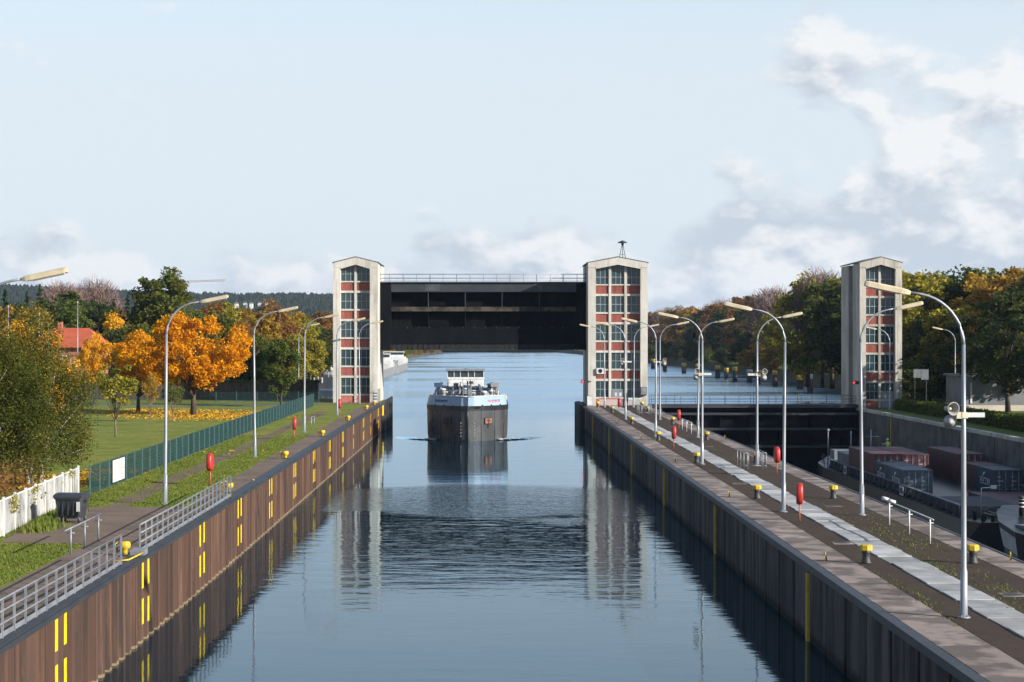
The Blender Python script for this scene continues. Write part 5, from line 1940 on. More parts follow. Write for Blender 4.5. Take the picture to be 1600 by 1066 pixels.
DR = [(62, 715, 3.6), (60.5, 650, 3.4), (64, 622, 3.2), (65.5, 585, 3.4), (66.5, 552, 3.4), (67.5, 540, 3.0), (66, 510, 3.7), (68, 496, 3.2), (68.2, 482, 3.3), (69, 459, 3.6), (70.5, 432, 3.0), (68.6, 407, 3.7), (70.2, 372, 3.5), (66, 600, 3.3), (63, 680, 3.3)]
for i, (x, y, h) in enumerate(sorted(DR, key=lambda q: q[0] / q[1])):
    dolphin(x, y, h, 0.62 if i % 3 else 0.75, '%s yellow-topped mooring dolphin from the middle tower in the right channel' % ordw(i), 'mooring dolphins in the right channel', 'yellow' if i % 4 != 1 else 'concrete_pale')
for i, (x, y, h) in enumerate(((-42.8, 476, 3.7), (-44.6, 455, 3.1), (-45.9, 447, 3.0))):
    dolphin(x, y, h, 0.75 if i == 0 else 0.6, '%s dolphin counted leftwards from the left tower in the basin' % ordw(i), 'dolphins in the left basin', 'concrete_pale' if i == 0 else 'yellow')
# white posts of the basin path
kf = empty('post_fence', (-38, 395, ZL), label='low white post fence curving behind the left tower', cat='fence')
kp_me = MB().cbox(-0.1, 0.1, -0.1, 0.1, 0, 1.0, 0.02).mesh('post', M['white'])
pp = []
for i in range(14):
    f_ = i / 13
    pp.append(Vector((-29.5 - 16 * f_, 345 + 75 * f_, ZL)))
    inst('post', kp_me, kf, pp[-1] - Vector((-38, 395, ZL)))
m = MB()
m.tube([p_ + Vector((0, 0, .8)) for p_ in pp], 0.05, 5)
m.build('rail', M['white'], kf)

# ------------------------------------------------------------------ right bank: hedge base, building, sign
bd_ = empty('flat_building', (66, 236, ZB), label='low grey flat-roofed building with pale plinth on the right bank', cat='building')
MB().box(57.7, 76, 231, 241, ZB + 0.7, ZB + 4.1).build('wall', M['render_grey'], bd_)
MB().box(57.6, 76.1, 230.9, 241.1, ZB, ZB + 0.69).build('plinth', M['concrete_pale'], bd_)
rf_ = MB().box(57.4, 76.3, 230.7, 241.3, ZB + 4.1, ZB + 4.35).build('roof', M['render_grey'], bd_)
MB().box(57.38, 76.32, 230.66, 230.7, ZB + 4.16, ZB + 4.3).build('fascia', M['concrete_pale'], rf_)
MB().box(58.2, 58.42, 230.9, 230.99, ZB + 0.9, ZB + 3.4).build('downpipe', M['white'], bd_)
MB().box(69, 71, 233, 235, ZB + 4.35, ZB + 5.0).build('roof_vent', M['galv'], rf_)
sg = empty('sign_board', (56.5, 250, ZB), label='blank white double board among the dark trees right of the third tower', cat='sign')
for x in (55.8, 57.3):
    MB().box(x - .05, x + .05, 250, 250.1, ZB, ZB + 4.7).build('post', M['dark_steel'], sg)
for q in (0, 1):
    MB().box(55.6 + q * 1.0, 56.55 + q * 1.0, 249.9, 249.98, ZB + 3.6 - 0.25 * q, ZB + 4.7).build('board', M['sign_shaded'], sg)

# ------------------------------------------------------------------ house, flagpoles, crane, village beyond the park
hs = empty('house', (-57.5, 266, ZL), label='brick house with red tiled hip roof behind the trees at far left', cat='house')
MB().box(-62.3, -52.8, 261.5, 271, ZL, 10.1).build('wall', M['brickwall'], hs)
m = MB()
m.add([(-63, 260.8, 10.0), (-52.1, 260.8, 10.0), (-52.1, 271.7, 10.0), (-63, 271.7, 10.0), (-59.8, 266, 12.7), (-55.0, 266, 12.7)],
      [(0, 1, 5, 4), (1, 2, 5), (2, 3, 4, 5), (3, 0, 4), (3, 2, 1, 0)])
rf_ = m.build('roof', M['rooftile'], hs)
for j in range(11):
    m = MB()
    f0, f1 = j / 11, (j + 0.92) / 11
    def rp2(f_, s_):
        xl = -63 + (3.2) * f_ ; xr = -52.1 - 2.9 * f_
        return ((xl if s_ < 0 else xr), 260.8 + 5.2 * f_ - 0.05, 10.0 + 2.7 * f_ + 0.08)
    m.add([rp2(f0, -1), rp2(f0, 1), rp2(f1, 1), rp2(f1, -1)], [(0, 1, 2, 3)])
    m.build('tile_course', M['rooftile'], rf_)
MB().box(-59.6, -59.0, 267, 267.6, 11.5, 13.6).build('chimney', M['brickwall'], rf_)
for x in (-60.5, -57.2, -54.2):
    wd = MB().box(x - .6, x + .6, 261.44, 261.5, 7.4, 9.0).build('window', M['white'], hs)
    MB().box(x - .5, x + .5, 261.42, 261.44, 7.5, 8.9).build('pane', M['glass'], wd)
for i, (x, y, h) in enumerate(((-63.5, 255, 12.2), (-58.2, 250, 11.2), (-52.8, 248, 12.6))):
    fp = empty('flagpole', (x, y, ZL), label='%s bare flagpole from the left by the red-roofed house' % ordw(i), cat='flagpole', group='flagpoles by the house')
    MB().lathe([(0.09, 0), (0.05, h)], 8).build('pole', M['galv'], fp, local=True)
    MB().lathe([(0.02, 0), (0.09, .06), (0.09, .14), (0.02, .2)], 8, (0, 0, h)).build('finial', M['white'], fp, local=True)
M['crane'] = surf('crane_paint', (0.50, 0.40, 0.40), (0.40, 0.30, 0.30), 0.05, 0.6)
cr = empty('tower_crane', (-191, 1200, ZL), label='distant tower crane jib over the treetops at left', cat='crane')
def lattice(a, b_, w_, n_, mat, name, parent):
    a, b_ = Vector(a), Vector(b_)
    m_ = MB()
    up = Vector((0, 0, 1)) if abs((b_ - a).normalized().z) < .9 else Vector((0, 1, 0))
    u = (b_ - a).normalized().cross(up).normalized() * w_
    v_ = (b_ - a).normalized().cross(u).normalized() * w_
    cs_ = [u + v_, u - v_, -u - v_, -u + v_]
    for c2 in cs_:
        m_.bar(a + c2, b_ + c2, 0.22)
    for j in range(n_):
        p_, q = a.lerp(b_, j / n_), a.lerp(b_, (j + 1) / n_)
        for k2 in range(4):
            m_.bar(p_ + cs_[k2], q + cs_[(k2 + 1) % 4], 0.12)
    return m_.build(name, mat, parent)
lattice((-191, 1200, 3), (-191, 1200, 49), 0.8, 16, M['crane'], 'mast', cr)
lattice((-200, 1200, 46.2), (-163, 1200, 47.4), 0.45, 18, M['crane'], 'jib', cr)
MB().box(-201, -197, 1199, 1201, 44.5, 47).build('counterweight', M['galv'], cr)
# ------------------------------------------------------------------ hills with their far forest
def ridge(x):
    return 86 + 9 * math.sin(x * 0.0021 + 1.1) + 5 * math.sin(x * 0.0063 + 0.4) + 14 / (1 + ((x + 800) / 160) ** 2) - 78 / (1 + math.exp(-(x + 60) / 60))


def hill_z(x, y):
    t_ = min(max((y - 1500) / 1500, 0), 1)
    if y > 3000:
        t_ = max(0.0, 1 - ((y - 3000) / 1500) ** 2 * .8)
    return ZL - 0.5 + (ridge(x) - ZL - 12) * t_ ** 1.15


hx = np.linspace(-2600, 2600, 66)
hy = np.linspace(1500, 4300, 40)
hv = [(x, y, hill_z(x, y) - (1.0 if y < 1501 else 0)) for y in hy for x in hx]
hf = [(j * 66 + i, j * 66 + i + 1, (j + 1) * 66 + i + 1, (j + 1) * 66 + i) for j in range(39) for i in range(65)]
tag(inst('hill', np_mesh('hill', hv, hf, M['hill'])), kind='structure')
M['farwood'] = leaf_mat('far_forest', [(0.007, 0.015, 0.010), (0.012, 0.020, 0.011), (0.024, 0.024, 0.012), (0.010, 0.018, 0.011)], 0.1)
rf = np.random.default_rng(3)
fv, ff = [], []
N = 11000
for j in range(N):
    y = 1700 + 1320 * math.sqrt(rf.random())
    x = -1150 + rf.random() * 1150 if j % 6 else -2200 + rf.random() * 2200
    z = hill_z(x, y)
    h = rf.uniform(6.5, 11.5)
    r_ = h * rf.uniform(.35, .6)
    b0_ = len(fv)
    a0 = rf.random() * 6.28
    for (zz, rr_, k2) in ((-1, .55, 5), (h * .45, 1.0, 5)):
        for q in range(5):
            a_ = a0 + q * 1.2566
            jj = rf.uniform(.75, 1.2)
            fv.append((x + r_ * rr_ * jj * math.cos(a_), y + r_ * rr_ * jj * math.sin(a_), z + zz * rf.uniform(.85, 1.1)))
    fv.append((x, y, z + h)); 
    for q in range(5):
        p_, q_ = b0_ + q, b0_ + (q + 1) % 5
        ff.append((p_, q_, q_ + 5, p_ + 5))
        ff.append((p_ + 5, q_ + 5, b0_ + 10, b0_ + 10))
ff = [f_ for f_ in ff]
me = bpy.data.meshes.new('hill_forest')
me.from_pydata(fv, [], [f_ if f_[2] != f_[3] else f_[:3] for f_ in ff])
me.materials.append(M['farwood'])
tag(inst('hill_forest', me), 'dark wooded ridge beyond the park at left', 'forest', kind='stuff')
for i, (x, y) in enumerate(((-316, 2430), (-307, 2445), (-298, 2436), (-289, 2450), (-279, 2440), (-480, 2440), (-470, 2452))):
    vz = hill_z(x, y) - 1
    vh = empty('white_house', (x, y, vz), label='%s tiny white house from the left on the far wooded slope' % ordw((2, 3, 4, 5, 6, 0, 1)[i]), cat='house', group='village below the far ridge')
    MB().box(x - 2.0, x + 2.0, y - 6, y + 3, vz, vz + 12.5).build('wall', M['white'], vh)
    m = MB()
    m.prism([(x - 2.5, vz + 12.5), (x, vz + 15), (x + 2.5, vz + 12.5)], 'y', y - 6.2, y + 3.2)
    m.build('roof', M['roof_dark'], vh)

# ------------------------------------------------------------------ trees
def quads_from(c, size, rng_, up=0.35, aspect=0.62):
    """leaf-sized rhombi at centres c"""
    n = len(c)
    nrm = rng_.normal(size=(n, 3))
    nrm[:, 2] = np.abs(nrm[:, 2]) + up
    nrm /= np.linalg.norm(nrm, axis=1)[:, None]
    t1 = np.cross(nrm, rng_.normal(size=(n, 3)))
    t1 /= np.linalg.norm(t1, axis=1)[:, None] + 1e-9
    t2 = np.cross(nrm, t1)
    s = (size * rng_.uniform(.5, 1.5, n))[:, None]
    v = np.stack([c - t1 * s, c - t2 * s * aspect, c + t1 * s, c + t2 * s * aspect], 1).reshape(-1, 3)
    q = np.arange(4 * n).reshape(n, 4)
    return v, q


def crown_mesh(name, seed, H, z0, rx, nclump, nleaf, leaf, clump, shape='round', hollow=.45, la=1.0):
    """leaf clumps through an uneven crown volume from z0 to H"""
    rg_ = np.random.default_rng(seed)
    lob = rg_.normal(size=(7, 3))
    lob /= np.linalg.norm(lob, axis=1)[:, None]
    amp = rg_.uniform(-.25, .32, 7) * la
    d = rg_.normal(size=(nclump, 3))
    d /= np.linalg.norm(d, axis=1)[:, None]
    bump_ = 1 + ((np.maximum(d @ lob.T, 0) ** 3) * amp).sum(1)
    r_ = (hollow + (1 - hollow) * rg_.random(nclump) ** .6) * bump_
    rz = (H - z0) / 2
    c = d * r_[:, None]
    zz = c[:, 2]
    if shape == 'round':
        wd = np.ones(nclump)
    elif shape == 'oval':
        wd = 1 - .28 * np.clip(zz, 0, 1)
    elif shape == 'cone':
        wd = np.clip(.62 - .55 * zz, .06, 1.1)
    elif shape == 'dome':
        wd = 1.0 - .1 * zz
        zz = np.where(zz < 0, zz * .8, zz)
    elif shape == 'weep':
        wd = 1.05 - .3 * zz
    cc = np.stack([c[:, 0] * rx * wd, c[:, 1] * rx * wd, z0 + rz + zz * rz], 1)
    per = nleaf // nclump
    sc_ = clump * rg_.uniform(.6, 1.35, nclump)
    off = rg_.normal(size=(nclump, per, 3))
    off /= np.linalg.norm(off, axis=2)[:, :, None]
    off *= (rg_.random((nclump, per)) ** .45)[:, :, None]
    off *= np.array([1, 1, .72 if shape != 'weep' else 1.5])
    pts = (cc[:, None, :] + off * sc_[:, None, None]).reshape(-1, 3)
    v, q = quads_from(pts, leaf, rg_)
    return np_mesh(name, v, q, None), cc


def trunk_mesh(name, seed, H, z0, r0, cc, nl, mat, stems=1, lean=0.0, thin=1.0):
    rg_ = random.Random(seed)
    m_ = MB()
    top = z0 + (H - z0) * .72
    for s in range(stems):
        a_ = rg_.uniform(0, 6.28)
        k2 = (H * .13 if stems > 1 else H * .02)
        pts = [(0.25 * s * math.cos(a_), 0.25 * s * math.sin(a_), -0.3)]
        for i in range(1, 6):
            f_ = i / 5
            pts.append((pts[0][0] + k2 * f_ * math.cos(a_) + rg_.uniform(-.03, .03) * H * f_, pts[0][1] + k2 * f_ * math.sin(a_) + rg_.uniform(-.03, .03) * H * f_, top * f_))
        m_.tube(pts, [r0 * 1.35] + [r0 * (1 - .8 * i / 5) for i in range(1, 6)], 7)
        idx = list(range(len(cc)))
        rg_.shuffle(idx)
        for i in idx[:nl // stems]:
            e = Vector(cc[i])
            f_ = min(max((e.z - z0 * .7) / (H) * .75, .22), .85)
            j = min(int(f_ * 5), 4)
            st_ = Vector(pts[j]).lerp(Vector(pts[j + 1]), f_ * 5 - j)
            mid = st_.lerp(e, .5) + Vector((0, 0, -.02 * H + rg_.uniform(0, .05) * H))
            rr_ = r0 * (1 - .8 * f_) * .55 * thin
            m_.tube([st_, mid, e], [rr_, rr_ * .6, rr_ * .2], 5)
    return m_.mesh(name, mat)


def twig_mesh(name, seed, H, z0, rx, n):
    """leafless crown: many thin twigs fanning upward"""
    rg_ = np.random.default_rng(seed)
    d = rg_.normal(size=(n, 3))
    d /= np.linalg.norm(d, axis=1)[:, None]
    r_ = rg_.random(n) ** .4
    c = d * r_[:, None]
    p0 = np.stack([c[:, 0] * rx, c[:, 1] * rx, z0 + (H - z0) / 2 * (1 + c[:, 2])], 1)
    dr = np.stack([c[:, 0] * .8, c[:, 1] * .8, np.full(n, .9)], 1) + rg_.normal(size=(n, 3)) * .45
    dr /= np.linalg.norm(dr, axis=1)[:, None]
    L = rg_.uniform(.06, .15, n)[:, None] * H
    sd_ = np.cross(dr, rg_.normal(size=(n, 3)))
    sd_ /= np.linalg.norm(sd_, axis=1)[:, None]
    wdt = 0.0032 * H
    v = np.stack([p0 - sd_ * wdt, p0 + sd_ * wdt, p0 + dr * L + sd_ * wdt * .3, p0 + dr * L - sd_ * wdt * .3], 1).reshape(-1, 3)
    return np_mesh(name, v, np.arange(4 * n).reshape(n, 4), None), p0[:40]


def spruce_mesh(name, seed, H, rx, tiers, per, leaf):
    rg_ = np.random.default_rng(seed)
    P = []
    for i in range(tiers):
        f_ = i / tiers
        z = H * (.08 + .90 * f_)
        R_ = rx * (1 - f_) ** .9 * rg_.uniform(.85, 1.12) + .15
        nb = max(5, int(11 * (1 - f_)) + 4)
        for b2 in range(nb):
            a_ = rg_.random() * 6.28
            k2 = max(4, int(per * (1 - f_ * .7)))
            t_ = rg_.random(k2) ** .7
            rr_ = R_ * t_ * rg_.uniform(.75, 1.1)
            wob = rg_.normal(size=(k2, 3)) * .035 * H * (1 - f_ * .7) * .6
            P.append(np.stack([rr_ * math.cos(a_), rr_ * math.sin(a_), z - rr_ * .32 + .0 * t_], 1) + wob)
    P.append(np.stack([rg_.normal(size=30) * .12, rg_.normal(size=30) * .12, H * (.9 + .1 * rg_.random(30))], 1))
    pts = np.concatenate(P)
    v, q = quads_from(pts, leaf, rg_, up=.2, aspect=.4)
    return np_mesh(name, v, q, None), pts[:30]


LM = {
    'maple': leaf_mat('maple_orange', [(0.42, 0.13, 0.010), (0.58, 0.22, 0.010), (0.66, 0.31, 0.012), (0.66, 0.38, 0.022)], .35),
    'maple_gold': leaf_mat('maple_gold', [(0.48, 0.20, 0.015), (0.66, 0.33, 0.02), (0.70, 0.42, 0.03)], .35),
    'birch': leaf_mat('birch_olive', [(0.026, 0.038, 0.010), (0.055, 0.066, 0.014), (0.10, 0.098, 0.02), (0.24, 0.19, 0.04)], .3),
    'green': leaf_mat('leaf_green', [(0.045, 0.070, 0.017), (0.075, 0.10, 0.022), (0.115, 0.13, 0.028), (0.18, 0.17, 0.04)], .42),
    'poplar': leaf_mat('poplar_olive', [(0.055, 0.075, 0.018), (0.095, 0.11, 0.024), (0.15, 0.15, 0.03), (0.24, 0.21, 0.045)], .42),
    'dark': leaf_mat('leaf_dark', [(0.032, 0.050, 0.018), (0.052, 0.070, 0.023), (0.085, 0.092, 0.03)], .38),
    'spruce': leaf_mat('needle', [(0.014, 0.032, 0.018), (0.022, 0.045, 0.022), (0.035, 0.058, 0.026)], .1),
    'ochre': leaf_mat('leaf_ochre', [(0.13, 0.10, 0.022), (0.24, 0.15, 0.028), (0.34, 0.21, 0.035), (0.42, 0.25, 0.04)], .42),
    'rust': leaf_mat('leaf_rust', [(0.11, 0.055, 0.025), (0.19, 0.092, 0.035), (0.25, 0.13, 0.04), (0.22, 0.14, 0.045)], .42),
    'yellowgreen': leaf_mat('leaf_yellow_green', [(0.08, 0.095, 0.018), (0.15, 0.15, 0.025), (0.27, 0.23, 0.03), (0.42, 0.30, 0.035)], .32),
    'bare': leaf_mat('bare_twig', [(0.13, 0.085, 0.075), (0.18, 0.12, 0.105), (0.22, 0.155, 0.13)], .05),
}
TWO = {}


def proto(key, crown, trunk):
    TWO[key] = (crown, trunk)


def mk(key, seed, H, z0, rx, ncl, nl, leaf, clump, shape, bark='bark', r0=.22, limbs=14, stems=1, hollow=.45, la=1.0):
    cm, cc = crown_mesh('crown', seed, H, z0, rx, ncl, nl, leaf, clump, shape, hollow, la)
    cm.materials.append(LM['green'])
    tm = trunk_mesh('trunk', seed + 1, H, z0, r0, cc, limbs, M[bark], stems)
    proto(key, cm, tm)
    TWO[key] = (cm, tm, H)


mk('birch', 1, 9.5, 0.6, 3.6, 270, 76000, 0.062, 0.85, 'weep', 'birchbark', .13, 26, 3, .3)
mk('maple_big', 2, 9.9, 2.1, 5.0, 150, 36000, 0.125, 0.95, 'dome', 'bark', .30, 24, 1, .35)
mk('maple_mid', 5, 9.0, 2.6, 3.6, 85, 18000, 0.125, 0.88, 'round', 'bark', .24, 16, 1, .35)
mk('young', 8, 6.2, 2.3, 1.75, 34, 2600, 0.11, 0.55, 'round', 'youngbark', .075, 20, 1, .3)
mk('oval_near', 13, 7.6, 1.9, 2.1, 60, 8000, 0.13, 0.75, 'oval', 'bark', .12, 14, 1, .3)
mk('poplar', 19, 19, 2.0, 5.0, 210, 24000, 0.26, 1.35, 'oval', 'bark', .38, 18, 1, .3, .35)
for j, (sh, rx, ncl) in enumerate((('round', 5.4, 70), ('oval', 5.0, 64), ('dome', 6.2, 76), ('oval', 4.4, 52), ('round', 6.0, 60))):
    mk('far%d' % j, 30 + j * 3, 18, 2.4, rx, int(ncl * 1.3), 9500, 0.29, 1.55, sh, 'bark', .32, 10, 1, .45)
for j in range(2):
    cm, cc = spruce_mesh('crown', 60 + j, 20, 4.0 - j * .7, 22, 16, .42)
    cm.materials.append(LM['spruce'])
    TWO['spruce%d' % j] = (cm, trunk_mesh('trunk', 61 + j, 20, 2, .25, cc, 0, M['bark']), 20)
    cm, cc = twig_mesh('crown', 70 + j, 18, 4.0, 5.2, 5200)
    cm.materials.append(LM['bare'])
    TWO['bare%d' % j] = (cm, trunk_mesh('trunk', 71 + j, 18, 4, .3, cc, 26, M['bark'], thin=.8), 18)
TREES = []


def tree(key, x, y, z, h, mat, name, wide=1.0, rz=None):
    cm, tm, H = TWO[key]
    k2 = h / H
    r_ = random.Random(int(x * 31 + y * 17)).uniform(0, 6.28) if rz is None else rz
    t = empty(name, (x, y, z), r_)
    t.scale = (k2 * wide, k2 * wide, k2)
    inst('trunk', tm, t)
    inst('crown', cm, t, mat=LM[mat])
    TREES.append((t, mat, x, y))
    return t


def at(px, Y):
    return (px - 760) * Y / 3000


def ztop(py, Y):
    return CAM_Z - (py - 528) * Y / 3000


def tree_px(key, px, Y, py, mat, name, zg=ZL, wide=1.0, label=None, group=None):
    t = tree(key, at(px, Y), Y, zg, ztop(py, Y) - zg, mat, name, wide)
    if label:
        tag(t, label, 'tree', group)
    return t


# park trees at left, each one a character
tree_px('birch', 50, 106, 519, 'birch', 'birch_tree', wide=0.98, label='large olive birch with pale stems behind the white sheet fence')
tree('birch', at(-18, 101), 101, ZL, 8.0, 'birch', 'birch_tree', 1.0, 2.1)
tag(TREES[-1][0], 'birch at the left picture edge behind the white fence', 'tree')
tree_px('maple_mid', 40, 134, 507, 'maple_gold', 'maple_tree', wide=.85, label='orange maple top showing above the olive birch')
tree_px('maple_big', 302, 202, 500, 'maple', 'maple_tree', wide=.96, label='big bright orange maple on the park lawn behind the nearest lamp')
tree_px('maple_mid', 216, 212, 520, 'maple', 'maple_tree', wide=.85, label='smaller orange maple just left of the big one')
tree_px('maple_mid', 147, 238, 523, 'maple_gold', 'maple_tree', wide=.52, label='slim golden tree in front of the red-roofed house')
tree_px('young', 181, 157, 566, 'yellowgreen', 'young_tree', wide=1.05, label='young yellow-green tree on the lawn right of the birch')
tree_px('young', 235, 174, 580, 'ochre', 'young_tree', wide=.55, label='thin sapling with sparse crown below the orange maples')
tree_px('young', 270, 184, 592, 'green', 'young_tree', wide=.85, label='small green sapling beneath the big orange maple')
tree_px('oval_near', 439, 226, 530, 'green', 'lime_tree', wide=.92, label='round green tree beyond the fence between two lamps')
tree_px('poplar', 257, 300, 413, 'poplar', 'poplar_tree', wide=.98, label='tallest green tree standing above the park at left')

# belts of mixed trees: (key, px, Y, py, material)
MIX = [
    # left background, far left to the tower
    ('spruce0', 8, 330, 452, 'spruce'), ('far1', 28, 350, 470, 'dark'), ('spruce1', 62, 340, 444, 'spruce'), ('far0', 42, 300, 478, 'ochre'),
    ('spruce0', 42, 372, 456, 'spruce'), ('far2', 92, 320, 462, 'dark'), ('far4', 122, 330, 456, 'dark'), ('far0', 150, 300, 470, 'dark'),
    ('far1', -14, 310, 470, 'ochre'), ('far3', 112, 290, 478, 'green'), ('bare0', 96, 420, 447, 'bare'), ('bare1', 150, 430, 443, 'bare'),
    ('spruce1', 178, 380, 468, 'spruce'), ('spruce0', 199, 390, 462, 'spruce'), ('far2', 186, 330, 480, 'rust'), ('far3', 178, 290, 496, 'maple_gold'), ('far0', 206, 285, 505, 'green'), ('far1', 176, 270, 512, 'dark'),
    ('far3', 330, 330, 476, 'rust'), ('far0', 318, 300, 486, 'green'), ('far1', 352, 340, 468, 'yellowgreen'), ('far2', 382, 350, 478, 'ochre'), ('far4', 350, 300, 497, 'green'), ('far0', 372, 310, 500, 'rust'),
    ('far1', 406, 320, 484, 'ochre'), ('far3', 428, 330, 476, 'rust'), ('far0', 447, 345, 484, 'ochre'), ('far2', 470, 360, 486, 'yellowgreen'), ('far1', 500, 400, 484, 'rust'), ('far4', 490, 380, 505, 'dark'),
    ('far0', 400, 275, 524, 'green'), ('far2', 424, 285, 522, 'ochre'), ('far1', 458, 300, 520, 'yellowgreen'), ('far3', 484, 330, 512, 'yellowgreen'), ('far0', 505, 370, 515, 'dark'), ('far2', 380, 262, 540, 'dark'), ('far4', 405, 258, 548, 'dark'),
    ('far1', 515, 450, 492, 'ochre'), ('far3', 525, 520, 498, 'rust'), ('far0', 545, 700, 510, 'ochre'), ('far3', 292, 282, 500, 'rust'),
]
for key, px, Y, py, mt in MIX:
    tree_px(key, px, Y, py, mt, {'spruce': 'spruce_tree', 'bare': 'bare_tree'}.get(mt, 'park_tree'))
rt = random.Random(21)
mats_far = ['ochre', 'rust', 'yellowgreen', 'dark', 'green']
# left bank far along the river, seen beneath the gate
for i in range(16):
    y = 760 + i * 75
    x = -58 + max(0, (y - 1000) * .045) - rt.uniform(0, 8)
    tree('far%d' % rt.randrange(5), x, y, ZL, rt.uniform(14, 20), rt.choice(mats_far[:3]), 'river_tree', 1.1)
for i in range(12):
    tree('far%d' % rt.randrange(5), -22 + i * 12 + rt.uniform(-3, 3), 1905 + rt.uniform(0, 40), ZL, rt.uniform(15, 22), rt.choice(mats_far), 'river_tree', 1.4)
# right bank wood along the channel
for i in range(46):
    f_ = i / 45
    y = 300 + 640 * f_ ** 1.25
    x = 79 + min(8, (y - 300) * .04) + rt.uniform(0, 4) + (0 if i % 2 else 9)
    if y < 330 and x < 84:
        x += 3
    h = rt.uniform(15.5, 20.0) + 3.0 * f_
    tree('far%d' % rt.randrange(5), x, y, ZB, h, rt.choice((['yellowgreen', 'green', 'ochre', 'ochre', 'green', 'yellowgreen', 'dark'] if f_ < .45 else ['ochre', 'rust', 'ochre', 'yellowgreen', 'rust', 'dark'])), 'bank_tree', rt.uniform(.95, 1.2))
for i in range(12):
    y = 620 + i * 60
    tree(('bare%d' % (i % 2)) if i % 3 == 0 else 'far%d' % rt.randrange(5), 92 + rt.uniform(0, 10) - i * .5, y, ZB, rt.uniform(22, 27), 'bare' if i % 3 == 0 else rt.choice(['rust', 'ochre', 'rust']), 'bank_tree', 1.15)
# wood right of the third tower (in the picture) and on along the bank beside it
for i, (px, Y, py, mt) in enumerate([(1300, 345, 432, 'green'), (1322, 330, 440, 'dark'), (1285, 350, 430, 'bare'), (1262, 356, 436, 'yellowgreen'), (1418, 300, 428, 'dark'), (1440, 290, 424, 'yellowgreen'), (1462, 310, 421, 'green'), (1492, 300, 428, 'green'),
                                     (1512, 285, 430, 'dark'), (1535, 290, 420, 'green'), (1560, 275, 428, 'ochre'), (1585, 280, 412, 'ochre'), (1612, 270, 416, 'rust'), (1425, 275, 470, 'yellowgreen'), (1452, 270, 500, 'dark'), (1482, 268, 480, 'yellowgreen'), (1508, 262, 490, 'dark'),
                                     (1540, 262, 480, 'ochre'), (1572, 258, 476, 'green'), (1600, 256, 470, 'dark'), (1640, 262, 430, 'dark'), (1412, 320, 450, 'green'), (1395, 330, 446, 'dark')]):
    tree_px('far%d' % (i % 5) if mt != 'bare' else 'bare0', px, Y, py, mt, 'bank_tree' if mt != 'bare' else 'bare_tree', ZB, 1.1 if mt != 'bare' else .9)
for i in range(20):
    y = 62 + i * 9.2
    x = 62 + rt.uniform(-1.5, 3.5) + (6 if i % 2 else 0)
    tree('far%d' % rt.randrange(5), x, y, ZB, rt.uniform(12.0, 14.5), rt.choice(['rust', 'dark', 'green', 'ochre']), 'bank_tree', 1.15)

# bushes that close the banks down to the water
for i, (x, y) in enumerate(((61, 268), (65, 280), (68, 290), (71, 303), (74, 312), (76, 322), (78, 334), (57, 262))):
    tree('far%d' % (i % 5), x, y, ZB - 1.5, rt.uniform(6, 8.5), ('dark', 'green')[i % 2], 'bank_bush', 1.5)
for i in range(40):
    y = 300 + 22 * i
    e = 72 + min(10, (y - 300) * .083) if y < 700 else 82 - (y - 700) * .02
    tree('far%d' % (i % 5), e + rt.uniform(-1.5, 2.5), y + rt.uniform(-4, 4), ZB - 1.6, rt.uniform(6, 9.5), rt.choice(['dark', 'green', 'dark', 'ochre', 'yellowgreen']), 'bank_bush', rt.uniform(1.2, 1.7))
for i in range(30):
    y = 640 + 40 * i
    e = -52 if y < 1000 else (-50 + (y - 1000) * .024 if y < 1500 else -38 + (y - 1500) * .093)
    tree('far%d' % (i % 5), e + rt.uniform(0, 4), y, ZL - 3.2, rt.uniform(6, 11), rt.choice(['ochre', 'rust', 'yellowgreen', 'ochre']), 'river_bush', rt.uniform(1.3, 1.8))

# labels of the mixed belts: colour, place and count from the left within the same colour and place
WORD = {'maple': 'bright orange', 'maple_gold': 'golden orange', 'birch': 'olive', 'green': 'leafy green', 'dark': 'dark green', 'spruce': 'dark spruce', 'ochre': 'ochre', 'rust': 'rust-brown', 'yellowgreen': 'yellow-green', 'bare': 'leafless pinkish'}
groups = {}
for t, mt, x, y in TREES:
    if 'label' in t:
        continue
    nm = t.name.split('.')[0]
    if nm == 'bank_bush':
        place = 'at the water edge of the right channel'
    elif nm == 'river_bush':
        place = 'at the left river edge beyond the gate'
    elif nm == 'river_tree':
        place = 'on the far river bank'
    elif x > 20:
        place = 'in the wood on the right bank'
    else:
        place = 'behind the park at left'
    groups.setdefault((mt, place), []).append((x / y, t))
for (mt, place), L in groups.items():
    L.sort(key=lambda q: q[0])
    for i, (_, t) in enumerate(L):
        what = WORD[mt] + ('' if mt == 'spruce' else ' bush' if 'edge' in place else ' tree')
        if len(L) == 1:
            lab = 'the only %s %s' % (what, place)
        else:
            lab = '%s %s from the left %s' % (ordw(i), what, place)
        tag(t, lab, 'bush' if 'edge' in place else 'tree', {'in': 'trees on the right bank', 'be': 'trees behind the park', 'on': 'trees on the far bank', 'at': 'bushes along the water'}[place[:2]])

